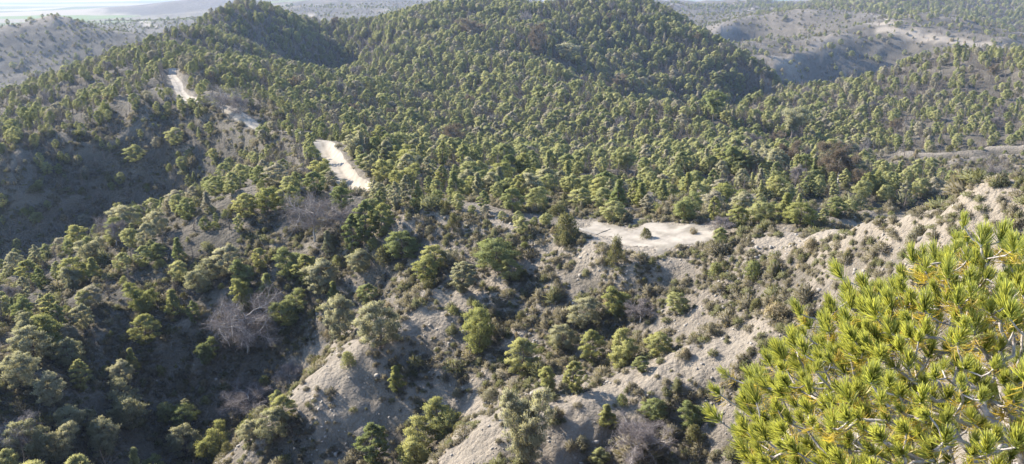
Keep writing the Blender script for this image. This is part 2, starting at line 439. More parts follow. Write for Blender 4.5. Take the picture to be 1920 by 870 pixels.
# ------------------------------------------------------------------ what grows where
# photo x, y: tree cover, tree height, shrub cover, low scrub, share of dull trees
ZON = [
    (1450, 560, 0, 3, .10, .80, .3), (1600, 480, 0, 3, .12, .9, .3), (1750, 430, 0, 3, .12, .85, .3), (1880, 380, 0, 3, .10, .75, .3), (1300, 520, .01, 3, .16, .9, .3), (1850, 520, 0, 3, .05, .6, .3),
    (1400, 700, .01, 3, .10, .9, .3), (1250, 790, .06, 3, .15, .8, .3), (1350, 850, .02, 3, .1, .7, .3), (1600, 800, 0, 3, .1, .7, .3),
    (1000, 560, 0.028, 3.5, 0.21, 0.95, 0.4), (900, 470, 0.044, 3.5, 0.21, 0.9, 0.5), (820, 470, 0.066, 4, 0.21, 0.8, 0.5), (1100, 600, 0.033, 3.6, 0.18, 0.9, 0.4), (1150, 650, 0.055, 3.6, 0.18, 0.8, 0.3), (950, 630, 0.017, 3.5, 0.21, 0.9, 0.4),
    (800, 650, 0.006, 3.5, 0.08, 0.5, 0.3), (700, 740, 0.006, 3.3, 0.05, 0.3, 0.3), (640, 800, 0.006, 3.3, 0.04, 0.3, 0.3), (960, 770, 0.000, 3, 0.03, 0.35, 0.3), (800, 820, 0.011, 3.5, 0.07, 0.35, 0.3), (690, 665, 0.000, 3, 0.03, 0.3, 0.3), (760, 625, 0.000, 3, 0.03, 0.3, 0.3), (590, 740, 0.000, 3, 0.03, 0.25, 0.3), (740, 700, 0.000, 3, 0.05, 0.4, 0.3), (870, 730, 0.011, 3.5, 0.30, 0.6, 0.3), (1000, 850, 0.000, 3, 0.04, 0.45, 0.3), (1080, 780, 0.000, 3, 0.03, 0.35, 0.3), (1200, 725, 0.000, 3, 0.03, 0.4, 0.3), (900, 840, 0.000, 3, 0.03, 0.35, 0.3),
    (600, 470, 0.34, 3.872, 0.72, 0.84, 0.5), (540, 420, 0.28, 3.872, 0.72, 0.7, 0.6), (480, 520, 0.42, 4.048, 0.72, 0.7, 0.4), (640, 610, 0.18, 3.52, 0.54, 0.84, 0.4), (700, 570, .22, 4.3, .4, .6, .5), (560, 650, 0.28, 3.696, 0.72, 0.84, 0.3), (720, 510, .18, 4.2, .4, .7, .4), (770, 560, .10, 4, .35, .8, .4),
    (400, 550, 0.55, 4.4, 0.72, 0.7, 0.4), (300, 520, 0.60, 4.4, 0.72, 0.7, 0.5), (200, 540, 0.52, 4.4, 0.72, 0.84, 0.5), (100, 520, 0.62, 4.576, 0.72, 0.7, 0.5), (300, 620, 0.48, 4.224, 0.72, 0.7, 0.4), (200, 620, 0.53, 4.4, 0.72, 0.7, 0.5), (400, 700, 0.20, 3.96, 0.90, 0.84, 0.4), (330, 740, 0.22, 3.96, 0.90, 0.84, 0.4), (500, 720, 0.18, 3.784, 0.81, 0.84, 0.4), (450, 640, 0.20, 3.96, 0.81, 0.84, 0.4), (560, 720, 0.18, 3.52, 0.72, 0.84, 0.4), (540, 790, 0.18, 3.52, 0.54, 0.84, 0.4), (420, 800, 0.23, 3.872, 0.90, 0.84, 0.4),
    (100, 650, 0.78, 4.752, 0.72, 0.7, 0.6), (50, 750, 0.90, 4.928, 0.72, 0.7, 0.6), (150, 820, 0.85, 4.928, 0.72, 0.7, 0.6), (230, 780, 0.48, 4.752, 0.72, 0.7, 0.4), (20, 860, 0.90, 4.928, 0.72, 0.7, 0.6), (-100, 700, 0.70, 4.928, 0.72, 0.7, 0.6),
    (560, 340, 0.68, 4.048, 0.72, 0.56, 0.3), (450, 360, 0.55, 4.048, 0.72, 0.56, 0.4), (500, 300, 0.55, 4.224, 0.72, 0.56, 0.5), (350, 440, 0.60, 4.4, 0.72, 0.56, 0.4), (620, 380, 0.60, 4.048, 0.72, 0.7, 0.3),
    (100, 400, 0.560, 3.74, 1.00, 0.84, 0.3), (200, 330, 0.500, 3.74, 1.00, 0.84, 0.3), (300, 300, 0.540, 3.74, 1.00, 0.84, 0.4), (150, 300, 0.600, 3.74, 1.00, 0.84, 0.4), (300, 380, 0.540, 3.74, 1.00, 0.84, 0.3), (400, 250, 0.600, 3.74, 1.00, 0.84, 0.5), (50, 350, 0.620, 3.89, 1.00, 0.84, 0.3), (30, 420, 0.620, 4.04, 1.00, 0.7, 0.3), (60, 480, 0.620, 4.04, 1.00, 0.7, 0.3), (350, 225, 0.560, 3.74, 1.00, 0.84, 0.5), (450, 260, 0.620, 3.74, 1.00, 0.84, 0.5),
    (60, 230, 0.70, 4.576, 0.72, 0.7, 0.5), (150, 180, 0.70, 4.576, 0.72, 0.7, 0.5), (250, 150, 0.74, 4.576, 0.72, 0.7, 0.4), (30, 285, 0.62, 4.576, 0.72, 0.7, 0.5), (300, 100, 0.78, 4.752, 0.54, 0.56, 0.4), (400, 50, 0.82, 4.928, 0.54, 0.56, 0.4), (440, 15, 0.85, 4.928, 0.54, 0.56, 0.4), (-100, 250, 0.70, 4.4, 0.72, 0.7, 0.5), (120, 140, 0.66, 4.4, 0.72, 0.7, 0.5),
    (800, 375, .64, 4.6, .4, .7, .4), (1000, 370, .62, 4.8, .4, .7, .4), (1200, 385, .46, 4.5, .4, .8, .3), (1300, 390, .34, 4.2, .4, .8, .3), (1450, 405, .26, 3.8, .4, .8, .3), (1560, 405, .14, 3.4, .35, .8, .3), (1610, 392, .35, 4, .4, .7, .3), (700, 380, .66, 4.8, .4, .6, .4), (900, 355, .5, 5, .4, .8, .5), (1500, 375, .60, 4.4, .4, .6, .2), (1560, 440, .02, 3, .15, .7, .3), (880, 415, .06, 3, .3, .9, .4),
    (800, 260, .9, 6, .3, .3, .35), (700, 300, .84, 5.6, .3, .4, .35), (560, 250, .78, 5.4, .3, .4, .35), (900, 200, .93, 6.2, .2, .3, .4), (1000, 240, .93, 6.2, .2, .3, .4), (1100, 290, .86, 6, .3, .4, .35), (1200, 310, .74, 5.6, .3, .5, .35), (1200, 250, .74, 5.6, .3, .5, .3), (1350, 290, .88, 6.4, .2, .3, .4), (1450, 330, .93, 7, .2, .3, .5), (1560, 320, .9, 7.2, .2, .3, .6), (850, 330, .6, 5.6, .4, .6, .5),
    (1200, 130, .96, 7.6, .1, .2, .15), (1300, 160, .96, 7.6, .1, .2, .15), (1000, 60, .95, 6.6, .2, .2, .35), (600, 100, .93, 6, .2, .2, .35), (800, 100, .95, 6.2, .2, .2, .35), (1000, 140, .94, 6.4, .2, .2, .45), (500, 150, .9, 5.8, .2, .3, .4), (1150, 30, .95, 6.6, .2, .2, .3), (700, 180, .93, 6, .2, .2, .35),
    (1500, 220, .8, 5.6, .4, .5, .5), (1600, 180, .72, 5.2, .4, .5, .5), (1700, 170, .64, 5, .4, .5, .5), (1850, 150, .64, 4.8, .4, .5, .5), (1900, 120, .66, 4.8, .4, .5, .5), (1500, 265, .85, 5.6, .4, .4, .5), (1600, 260, .78, 5.2, .4, .5, .5), (1700, 255, .62, 4.8, .4, .6, .5), (1800, 240, .46, 4.6, .4, .7, .5), (1900, 240, .4, 4.4, .4, .7, .5), (1750, 300, .06, 4, .35, .8, .5), (1850, 295, .06, 4, .35, .8, .5), (1900, 330, .08, 4, .35, .8, .5), (1680, 330, .5, 4.6, .4, .6, .5), (1650, 360, .62, 5, .4, .5, .3), (1560, 165, .78, 5.4, .4, .5, .4), (1740, 120, .62, 4.8, .4, .5, .4), (2050, 180, .6, 4.8, .4, .5, .5),
    (60, 110, .03, 5, .95, .5, .5), (150, 70, .03, 5, .95, .5, .5), (20, 75, .10, 5, .3, .5, .4), (240, 90, .05, 5, .5, .5, .5), (20, 140, .02, 5, .5, .5, .5), (1300, 50, .02, 5, .6, .4, .5), (1450, 65, .05, 5, .6, .5, .5), (1500, 112, .4, 5, .4, .5, .4), (1570, 130, .6, 5, .4, .5, .4), (1650, 105, .45, 5, .4, .5, .4), (1770, 40, .5, 5, .4, .5, .4), (1700, 10, .95, 6, .3, .3, .3), (1850, 20, .95, 6, .3, .3, .3), (1900, 55, .9, 6, .3, .3, .3), (1600, 60, .04, 5, .3, .5, .5), (650, 20, .06, 5, .3, .5, .4), (560, 10, .06, 5, .3, .5, .4), (300, 30, .01, 5, .1, .4, .5), (380, 22, .04, 5, .3, .5, .5),
]
ZV = np.array([z[2:] for z in ZON], float)
_zxy = np.array([hit(z[0], z[1])[:2] for z in ZON])
ZA, ZL = lp(_zxy[:, 0], _zxy[:, 1])


def zones(x, y):
    a, l = lp(x, y)
    out = np.empty((len(a), ZV.shape[1]))
    for i in range(0, len(a), 20000):
        s = slice(i, i + 20000)
        w = 1.0 / ((a[s, None] - ZA) ** 2 + (0.7 * (l[s, None] - ZL)) ** 2 + 2e-4) ** 2.2
        out[s] = (w @ ZV) / w.sum(1)[:, None]
    return out


# ------------------------------------------------------------------ materials
def new_mat(name):
    m = bpy.data.materials.new(name); m.use_nodes = True
    nt = m.node_tree
    for k in list(nt.nodes):
        nt.nodes.remove(k)
    out = nt.nodes.new('ShaderNodeOutputMaterial')
    return m, nt, out


def N(nt, kind, **kw):
    k = nt.nodes.new(kind)
    for a, b in kw.items():
        setattr(k, a, b)
    return k


def ramp(nt, stops, src):
    k = N(nt, 'ShaderNodeValToRGB')
    e = k.color_ramp.elements
    while len(e) < len(stops):
        e.new(0.5)
    for q, (p, c) in zip(e, stops):
        q.position = p; q.color = (*c, 1)
    nt.links.new(src, k.inputs[0])
    return k.outputs[0]


def mixc(nt, fac, a, b, mode='MIX'):
    k = N(nt, 'ShaderNodeMix', data_type='RGBA', blend_type=mode)
    for s, v in ((0, fac), (6, a), (7, b)):
        if isinstance(v, (int, float)): k.inputs[s].default_value = v
        elif isinstance(v, tuple): k.inputs[s].default_value = (*v, 1)
        else: nt.links.new(v, k.inputs[s])
    return k.outputs[2]


def math_(nt, op, a, b=0.0, clamp=False):
    k = N(nt, 'ShaderNodeMath', operation=op); k.use_clamp = clamp
    for s, v in ((0, a), (1, b)):
        if isinstance(v, (int, float)): k.inputs[s].default_value = v
        else: nt.links.new(v, k.inputs[s])
    return k.outputs[0]


def noise(nt, scale, detail_=3, vec=None, rough=0.55):
    k = N(nt, 'ShaderNodeTexNoise'); k.inputs['Scale'].default_value = scale
    k.inputs['Detail'].default_value = detail_; k.inputs['Roughness'].default_value = rough
    if vec is None:
        vec = N(nt, 'ShaderNodeNewGeometry').outputs['Position']
    nt.links.new(vec, k.inputs['Vector'])
    return k.outputs['Fac']


def diffuse(nt, out, colour, rough=1.0, bump=None, dist=0.05, strength=0.6):
    b = N(nt, 'ShaderNodeBsdfPrincipled')
    if isinstance(colour, tuple): b.inputs['Base Color'].default_value = (*colour, 1)
    else: nt.links.new(colour, b.inputs['Base Color'])
    b.inputs['Roughness'].default_value = rough
    b.inputs['Specular IOR Level'].default_value = 0.15
    if bump is not None:
        k = N(nt, 'ShaderNodeBump'); k.inputs['Distance'].default_value = dist; k.inputs['Strength'].default_value = strength
        nt.links.new(bump, k.inputs['Height']); nt.links.new(k.outputs[0], b.inputs['Normal'])
    nt.links.new(b.outputs[0], out.inputs[0])
    return b


def foliage(name, c_lo, c_hi, transl=0.4, tint=None, vary=0.35):
    """leaf material: colour differs from plant to plant and from spray to spray"""
    m, nt, out = new_mat(name)
    oi = N(nt, 'ShaderNodeObjectInfo')
    tc = N(nt, 'ShaderNodeTexCoord')
    n1 = noise(nt, 1.7, 2, tc.outputs['Object'])
    f = math_(nt, 'ADD', math_(nt, 'MULTIPLY', oi.outputs['Random'], 0.6), math_(nt, 'MULTIPLY', n1, 0.55), True)
    c = ramp(nt, [(0.15, c_lo), (0.95, c_hi)], f)
    if tint:
        f2 = math_(nt, 'FRACT', math_(nt, 'MULTIPLY', oi.outputs['Random'], 17.31))
        c = mixc(nt, math_(nt, 'MULTIPLY', math_(nt, 'GREATER_THAN', f2, 1 - tint[1]), tint[2]), c, tint[0])
    d = N(nt, 'ShaderNodeBsdfDiffuse'); t = N(nt, 'ShaderNodeBsdfTranslucent')
    nt.links.new(c, d.inputs[0])
    nt.links.new(mixc(nt, 1.0, c, (1.2, 1.15, 0.8), 'MULTIPLY'), t.inputs[0])
    mx = N(nt, 'ShaderNodeMixShader'); mx.inputs[0].default_value = transl
    nt.links.new(d.outputs[0], mx.inputs[1]); nt.links.new(t.outputs[0], mx.inputs[2])
    nt.links.new(mx.outputs[0], out.inputs[0])
    return m


M = {}
M['pine_bright'] = foliage('pine_needles_bright', (0.192, 0.204, 0.080), (0.306, 0.299, 0.138), 0.48)
M['pine_dull'] = foliage('pine_needles_dull', (0.222, 0.221, 0.139), (0.323, 0.307, 0.218), 0.45)
M['pine_dark'] = foliage('pine_needles_dark', (0.139, 0.166, 0.070), (0.231, 0.245, 0.116), 0.42)
M['pine_wood'] = foliage('pine_needles_forest', (0.166, 0.190, 0.087), (0.338, 0.333, 0.174), 0.46, ((0.283, 0.256, 0.230), 0.17, 0.8))
M['shrub_green'] = foliage('shrub_leaves_green', (0.150, 0.168, 0.069), (0.258, 0.255, 0.117), 0.42)
M['shrub_olive'] = foliage('juniper_leaves_olive', (0.110, 0.108, 0.052), (0.165, 0.155, 0.075), 0.38)
M['shrub_grey'] = foliage('shrub_leaves_grey', (0.145, 0.138, 0.098), (0.225, 0.21, 0.15), 0.35)
M['scrub'] = foliage('low_scrub_leaves', (0.120, 0.110, 0.084), (0.225, 0.200, 0.150), 0.35, ((0.150, 0.155, 0.080), 0.3, 0.8))
M['dry'] = foliage('dry_grass', (0.20, 0.165, 0.105), (0.30, 0.25, 0.165), 0.3)
M['twigs'] = foliage('dead_twigs', (0.125, 0.106, 0.102), (0.20, 0.17, 0.162), 0.1)
M['rust'] = foliage('dying_needles', (0.13, 0.10, 0.075), (0.19, 0.15, 0.11), 0.3)

m, nt, out = new_mat('bark')
diffuse(nt, out, ramp(nt, [(0.3, (0.09, 0.07, 0.055)), (0.7, (0.19, 0.155, 0.13))], noise(nt, 9, 4)), 0.95, noise(nt, 22, 3), 0.02)
M['bark'] = m
m, nt, out = new_mat('bleached_wood')
diffuse(nt, out, ramp(nt, [(0.3, (0.22, 0.19, 0.17)), (0.75, (0.42, 0.385, 0.35))], noise(nt, 5, 3)), 0.9)
M['bleached'] = m

# soil: pale marl, browner where litter and dwarf scrub cover it
m, nt, out = new_mat('hill_soil')
att = N(nt, 'ShaderNodeAttribute', attribute_name='zone')
sep = N(nt, 'ShaderNodeSeparateColor'); nt.links.new(att.outputs['Color'], sep.inputs[0])
n_big = noise(nt, 0.16, 4); n_mid = noise(nt, 0.9, 5, None, 0.65); n_fine = noise(nt, 6.0, 4, None, 0.7)
soil = ramp(nt, [(0.30, (0.112, 0.093, 0.072)), (0.5, (0.185, 0.155, 0.122)), (0.72, (0.290, 0.248, 0.200))], math_(nt, 'ADD', math_(nt, 'MULTIPLY', n_mid, 0.6), math_(nt, 'MULTIPLY', n_fine, 0.4)))
litter = ramp(nt, [(0.3, (0.042, 0.037, 0.030)), (0.7, (0.105, 0.091, 0.070))], math_(nt, 'ADD', math_(nt, 'MULTIPLY', n_mid, 0.5), math_(nt, 'MULTIPLY', n_fine, 0.5)))
cov = math_(nt, 'ADD', sep.outputs[2], math_(nt, 'MULTIPLY', math_(nt, 'SUBTRACT', math_(nt, 'ADD', math_(nt, 'MULTIPLY', n_mid, 0.6), math_(nt, 'MULTIPLY', n_big, 0.4)), 0.5), 3.2), True)
c = mixc(nt, cov, soil, litter)
pale = mixc(nt, n_fine, (0.18, 0.150, 0.116), (0.29, 0.247, 0.196))
c = mixc(nt, sep.outputs[0], c, pale)
# fields of the far plain
vor = N(nt, 'ShaderNodeTexVoronoi'); vor.inputs['Scale'].default_value = 1.0
mp = N(nt, 'ShaderNodeMapping'); mp.inputs['Scale'].default_value = (0.0021, 0.0034, 0.0); mp.inputs['Rotation'].default_value = (0, 0, 0.5)
geo = N(nt, 'ShaderNodeNewGeometry'); nt.links.new(geo.outputs['Position'], mp.inputs[0]); nt.links.new(mp.outputs[0], vor.inputs['Vector'])
sc_ = N(nt, 'ShaderNodeSeparateColor'); nt.links.new(vor.outputs['Color'], sc_.inputs[0])
fld = ramp(nt, [(0.0, (0.15, 0.124, 0.088)), (0.30, (0.20, 0.168, 0.122)), (0.45, (0.06, 0.053, 0.038)), (0.55, (0.085, 0.115, 0.032)), (0.66, (0.12, 0.145, 0.05)), (0.82, (0.07, 0.06, 0.042)), (1.0, (0.16, 0.135, 0.10))], sc_.outputs[0])
fn = N(nt, 'ShaderNodeValToRGB'); fn.color_ramp.interpolation = 'CONSTANT'
c = mixc(nt, sep.outputs[1], c, fld)
rub = N(nt, 'ShaderNodeTexVoronoi'); rub.inputs['Scale'].default_value = 2.2; rub.inputs['Randomness'].default_value = 1.0
nt.links.new(geo.outputs['Position'], rub.inputs['Vector'])
hb = math_(nt, 'ADD', math_(nt, 'ADD', math_(nt, 'MULTIPLY', n_mid, 1.0), math_(nt, 'MULTIPLY', n_fine, 0.5)), math_(nt, 'MULTIPLY', rub.outputs['Distance'], -0.45))
diffuse(nt, out, c, 1.0, hb, 0.6, 0.9)
M['soil'] = m

m, nt, out = new_mat('track_earth')
nf = noise(nt, 3.0, 6, None, 0.75); nb = ramp(nt, [(0.35, (0, 0, 0)), (0.65, (1, 1, 1))], noise(nt, 0.6, 4))
rt = N(nt, 'ShaderNodeAttribute', attribute_name='rut')
diffuse(nt, out, mixc(nt, math_(nt, 'MULTIPLY', rt.outputs['Fac'], math_(nt, 'ADD', nf, 0.1)), mixc(nt, nb, mixc(nt, nf, (0.145, 0.124, 0.10), (0.27, 0.235, 0.192)), mixc(nt, nf, (0.215, 0.187, 0.152), (0.335, 0.295, 0.243))), (0.105, 0.090, 0.066)), 1.0, nf, 0.05, 0.5)
M['track'] = m
m, nt, out = new_mat('pale_stone')
diffuse(nt, out, mixc(nt, noise(nt, 4, 3), (0.15, 0.132, 0.112), (0.30, 0.27, 0.235)), 1.0)
M['stone'] = m

# pale worn crests of the near spurs and the knoll
CREST = [px_path(c) for c in (
    [(1000, 490, 100.5), (940, 525, 99), (870, 558, 97), (800, 592, 95), (745, 622, 93), (690, 652, 91), (640, 692, 89.5), (580, 735, 88), (525, 765, 87.5)],
    [(1420, 612, 76), (1290, 668, 74), (1200, 712, 72.5), (1130, 748, 71), (1060, 772, 69.5), (960, 802, 68), (885, 840, 67.5), (830, 875, 67)],
    [(1910, 368, 66), (1840, 362, 68), (1800, 374, 70), (1720, 404, 76), (1640, 416, 82), (1540, 440, 88), (1440, 442, 94)],
    [(560, 640, 106), (610, 640, 103), (650, 625, 102)], [(855, 800, 79), (890, 740, 81)])]


def d_crest(x, y):
    d = np.full(x.shape, 1e9)
    for c_ in CREST:
        d = np.minimum(d, dist_poly(x, y, c_, False))
    return d


# ------------------------------------------------------------------ terrain sheet
nr, na = GX.shape
gx, gy, gz = GX.ravel(), GY.ravel(), GZ.ravel()
gr = np.hypot(gx, gy)
zn = zones(gx, gy)
step = np.clip(gr * 0.03, 1.5, 40)
mean4 = sum(ground(gx + step * a, gy + step * b) for a, b in ((1, 0), (-1, 0), (0, 1), (0, -1))) / 4
convex = (gz - mean4) / step                       # + on crests, - in gullies
slope = np.hypot(ground(gx + 1.5, gy) - ground(gx - 1.5, gy), ground(gx, gy + 1.5) - ground(gx, gy - 1.5)) / 3
cover = np.clip(0.10 + 0.55 * smooth(112, 230, gr) + 1.6 * zn[:, 0] + 0.5 * zn[:, 3] * zn[:, 2] - convex * 3.0, 0, 1)
bare = np.clip(smooth(0.03, 0.13, convex) * (1 - zn[:, 0]) * 0.45, 0, 1) * (gr < 700)
bare = np.maximum(bare, np.where(gr < 125, 0.75 * (1 - smooth(0.6, 3.2, d_crest(gx, gy) + 1.3 * fbm(gx, gy, 4, 3, 97))), 0))
sc = sd_clear(gx, gy)
bare = np.maximum(bare, 0.9 * (1 - smooth(0.5, 4.5, sc + 1.5 * fbm(gx, gy, 3, 2, 91))))
for k_, L_ in track_xy.items():
    dd, _ = near_line(gx, gy, L_, 9)
    px_ = project(gx, gy, gz)[0]
    dd = np.where((k_ == 'ridge') & (px_ > 690) & (px_ < 1085), 99.0, dd)
    bare = np.maximum(bare, 0.7 * (1 - smooth(1.0, 2.8, dd + 0.8 * fbm(gx, gy, 3, 2, 92))))
# pale cuttings and paths on the far hills (photo x, y, radius in metres)
CUTS = [([(1590, 18), (1650, 34), (1668, 46)], 3), ([(1635, 44), (1668, 48)], 6), ([(1650, 58), (1690, 60), (1760, 74), (1830, 84), (1880, 90)], 5), ([(1560, 14), (1610, 22)], 3), ([(135, 20), (140, 25)], 8), ([(575, 26), (590, 32)], 5), ([(1300, 20), (1400, 18), (1480, 12)], 3), ([(255, 38), (275, 47), (290, 50)], 5)]
for pts, rad in CUTS:
    P = np.array([hit(*p)[:2] for p in pts])
    reach = rad * 3
    dd = dist_poly(gx, gy, P, False)
    bare = np.maximum(bare, 0.95 * (1 - smooth(rad * 0.7, rad * 1.6, dd + rad * 0.5 * fbm(gx, gy, rad * 2, 2, 93))))
field = np.maximum(smooth(1900, 2500, gr) * (gx < 300), smooth(1300, 1600, gr) * (gx < -420)) * smooth(0.09, 0.05, slope) + smooth(3200, 4500, gr)
field = np.clip(field, 0, 1)
cover = np.where(gr > 650, np.clip(1.05 + 0.40 * fbm(gx, gy, 60, 3, 95) - convex * 3, 0, 1), cover)
idx = np.arange(nr * na).reshape(nr, na)
faces = np.stack([idx[:-1, :-1], idx[:-1, 1:], idx[1:, 1:], idx[1:, :-1]], -1).reshape(-1, 4)
me = make_mesh('hillside', np.stack([gx, gy, gz], -1), faces, True)
at = me.color_attributes.new('zone', 'FLOAT_COLOR', 'POINT')
at.data.foreach_set('color', np.stack([bare, field, cover, np.ones_like(bare)], -1).astype(np.float32).ravel())
tag(link('hillside', me, None, M['soil']), kind='structure')


def ribbon(name, L, hw, lift):
    t = np.gradient(L, axis=0); t /= np.linalg.norm(t, axis=1)[:, None]
    nrm = np.stack([-t[:, 1], t[:, 0]], -1)
    s = np.linspace(0, 1, len(L))
    hw = hw * np.interp(np.hypot(L[:, 0], L[:, 1]), [160, 200, 300], [1.0, 0.95, 0.7])
    wl = hw * (1 + 0.22 * fbm(s * 60, s * 0 + 3, 4, 3, 61)); wr = hw * (1 + 0.22 * fbm(s * 60, s * 0 + 9, 4, 3, 62))
    cols = np.linspace(-1, 1, 9)
    V = []
    for cc in cols:
        w = np.where(cc < 0, wl, wr) * cc
        p = L + nrm * w[:, None]
        rut = -0.05 * math.exp(-((abs(cc) - 0.45) / 0.16) ** 2)
        V.append(np.c_[p, ground(p[:, 0], p[:, 1]) + lift + rut - (0.10 if abs(cc) == 1 else 0)])
    V = np.stack(V, 1)
    ii = np.arange(V.shape[0] * V.shape[1]).reshape(V.shape[:2])
    f = np.stack([ii[:-1, :-1], ii[:-1, 1:], ii[1:, 1:], ii[1:, :-1]], -1).reshape(-1, 4)
    me_ = make_mesh(name, V.reshape(-1, 3), f, True)
    at_ = me_.attributes.new('rut', 'FLOAT', 'POINT')       # weeds between the wheel lines and along the verge
    ac = np.abs(cols)
    rv = np.clip(np.exp(-(ac / 0.2) ** 2) + smooth(0.72, 1.0, ac), 0, 1)[None, :] * np.clip(0.55 + 0.9 * fbm(V[..., 0], V[..., 1], 4, 2, 66), 0, 1)
    at_.data.foreach_set('value', rv.astype(np.float32).ravel())
    return me_


_tx = project(track_xy['ridge'][:, 0], track_xy['ridge'][:, 1], track_z['ridge'] + ZC)[0]
for a_, b_ in ((0, 690), (1088, 1200)):
    tag(link('dirt_track', ribbon('dirt_track', track_xy['ridge'][(_tx > a_) & (_tx < b_)], 1.8, 0.14), None, M['track']), kind='structure')
# bare clearing: a sheet with a ragged edge
cx0, cy0 = CLEAR.min(0) - 2; cx1, cy1 = CLEAR.max(0) + 2
qx, qy = np.meshgrid(np.arange(cx0, cx1, 0.35), np.arange(cy0, cy1, 0.35))
sdq = sd_clear(qx.ravel(), qy.ravel()).reshape(qx.shape) + 1.7 * fbm(qx, qy, 3.0, 4, 64)
ii = np.arange(qx.size).reshape(qx.shape)
f = np.stack([ii[:-1, :-1], ii[:-1, 1:], ii[1:, 1:], ii[1:, :-1]], -1).reshape(-1, 4)
f = f[(sdq.ravel()[f] < 0.25).all(1)]
lift = 0.10 * smooth(0.6, -0.8, sdq) - 0.03
rut = -0.05 * np.exp(-((np.abs(dist_poly(qx.ravel(), qy.ravel(), track_xy['saddle'], False).reshape(qx.shape) - 0.85)) / 0.3) ** 2)
me = make_mesh('bare_clearing', np.c_[qx.ravel(), qy.ravel(), ground(qx.ravel(), qy.ravel()) + (lift + rut).ravel()], f, True)
at = me.attributes.new('rut', 'FLOAT', 'POINT')
dl = dist_poly(qx.ravel(), qy.ravel(), track_xy['saddle'], False)
q2 = np.abs(np.abs(dl - 3.4) - 0.85)
rv = 0.55 * np.exp(-(q2 / 0.22) ** 2) + 0.55 * np.exp(-((dl - 0.85) / 0.22) ** 2) + smooth(0.25, 0.75, fbm(qx.ravel(), qy.ravel(), 3.5, 4, 68)) * 0.8 + 0.9 * smooth(-1.0, 0.2, sdq.ravel() + 0.8 * fbm(qx.ravel(), qy.ravel(), 1.2, 2, 69))
at.data.foreach_set('value', np.clip(rv, 0, 1).astype(np.float32))
tag(link('bare_clearing', me, None, M['track']), kind='structure')


# ------------------------------------------------------------------ plant building blocks
class MB:
    def __init__(s): s.v = []; s.q = []; s.n = 0; s.nm = []

    def add(s, v, q):
        v = np.asarray(v, float).reshape(-1, 3)
        s.v.append(v); s.q.append(np.asarray(q) + s.n); s.n += len(v)

    def tube(s, P, rad, sides=5):
        P = np.asarray(P, float); rad = np.broadcast_to(np.asarray(rad, float), (len(P),))
        t = np.gradient(P, axis=0); t /= np.linalg.norm(t, axis=1)[:, None] + 1e-9
        ref = np.where(np.abs(t[:, 2:3]) > 0.9, [[1.0, 0, 0]], [[0, 0, 1.0]])
        a = np.cross(t, ref); a /= np.linalg.norm(a, axis=1)[:, None] + 1e-9
        b = np.cross(t, a)
        th = np.arange(sides) / sides * 2 * math.pi
        V = P[:, None] + rad[:, None, None] * (a[:, None] * np.cos(th)[None, :, None] + b[:, None] * np.sin(th)[None, :, None])
        i = np.arange(len(P) * sides).reshape(len(P), sides); j = np.roll(i, -1, 1)
        s.add(V, np.stack([i[:-1], j[:-1], j[1:], i[1:]], -1).reshape(-1, 4))

    def cards(s, C, D, L, Wd, g, nrm=None):
        """small blades: centre C, long axis D, length, width"""
        D = D / (np.linalg.norm(D, axis=1)[:, None] + 1e-9)
        rv = g.normal(size=D.shape)
        side = np.cross(D, rv); side /= np.linalg.norm(side, axis=1)[:, None] + 1e-9
        L = np.broadcast_to(L, (len(C),))[:, None]; Wd = np.broadcast_to(Wd, (len(C),))[:, None]
        V = np.stack([C - D * L * 0.5 - side * Wd * 0.3, C - D * L * 0.5 + side * Wd * 0.3, C + D * L * 0.5 + side * Wd * 0.5, C + D * L * 0.5 - side * Wd * 0.5], 1)
        if nrm is not None:                          # leaves shade with the rounded surface of their spray
            nrm = nrm / (np.linalg.norm(nrm, axis=1)[:, None] + 1e-9)
            geo = np.cross(V[:, 1] - V[:, 0], V[:, 2] - V[:, 0])
            flip = (geo * nrm).sum(1) < 0
            V[flip] = V[flip][:, ::-1]
            s.nm.append(np.repeat(nrm, 4, 0))
        s.add(V, np.arange(len(C) * 4).reshape(-1, 4))

    def mesh(s, name, smooth_shade=False):
        return make_mesh(name, np.concatenate(s.v), np.concatenate(s.q), smooth_shade, None, np.concatenate(s.nm) if s.nm else None)


def env(form, t):
    """crown radius (share of the half width) at height share t of the crown"""
    if form == 'round': return np.sqrt(np.clip(1 - (2 * t - 0.95) ** 2 / 1.12, 0.05, 1))
    if form == 'cone': return np.clip(1.08 - 0.92 * t, 0.1, 1) * smooth(-0.15, 0.15, t)
    if form == 'narrow': return np.sqrt(np.clip(1 - (2 * t - 1) ** 2, 0.06, 1)) * 0.95
    if form == 'broad': return np.clip(0.55 + 0.6 * t, 0, 1) * np.sqrt(np.clip(1.02 - t ** 4, 0.05, 1))
    if form == 'flat': return np.clip(0.25 + 1.0 * t, 0, 1) * np.sqrt(np.clip(1.05 - t ** 6, 0.05, 1))
    return np.sqrt(np.clip(1 - (2 * t - 0.9) ** 2 / 1.2, 0.05, 1))


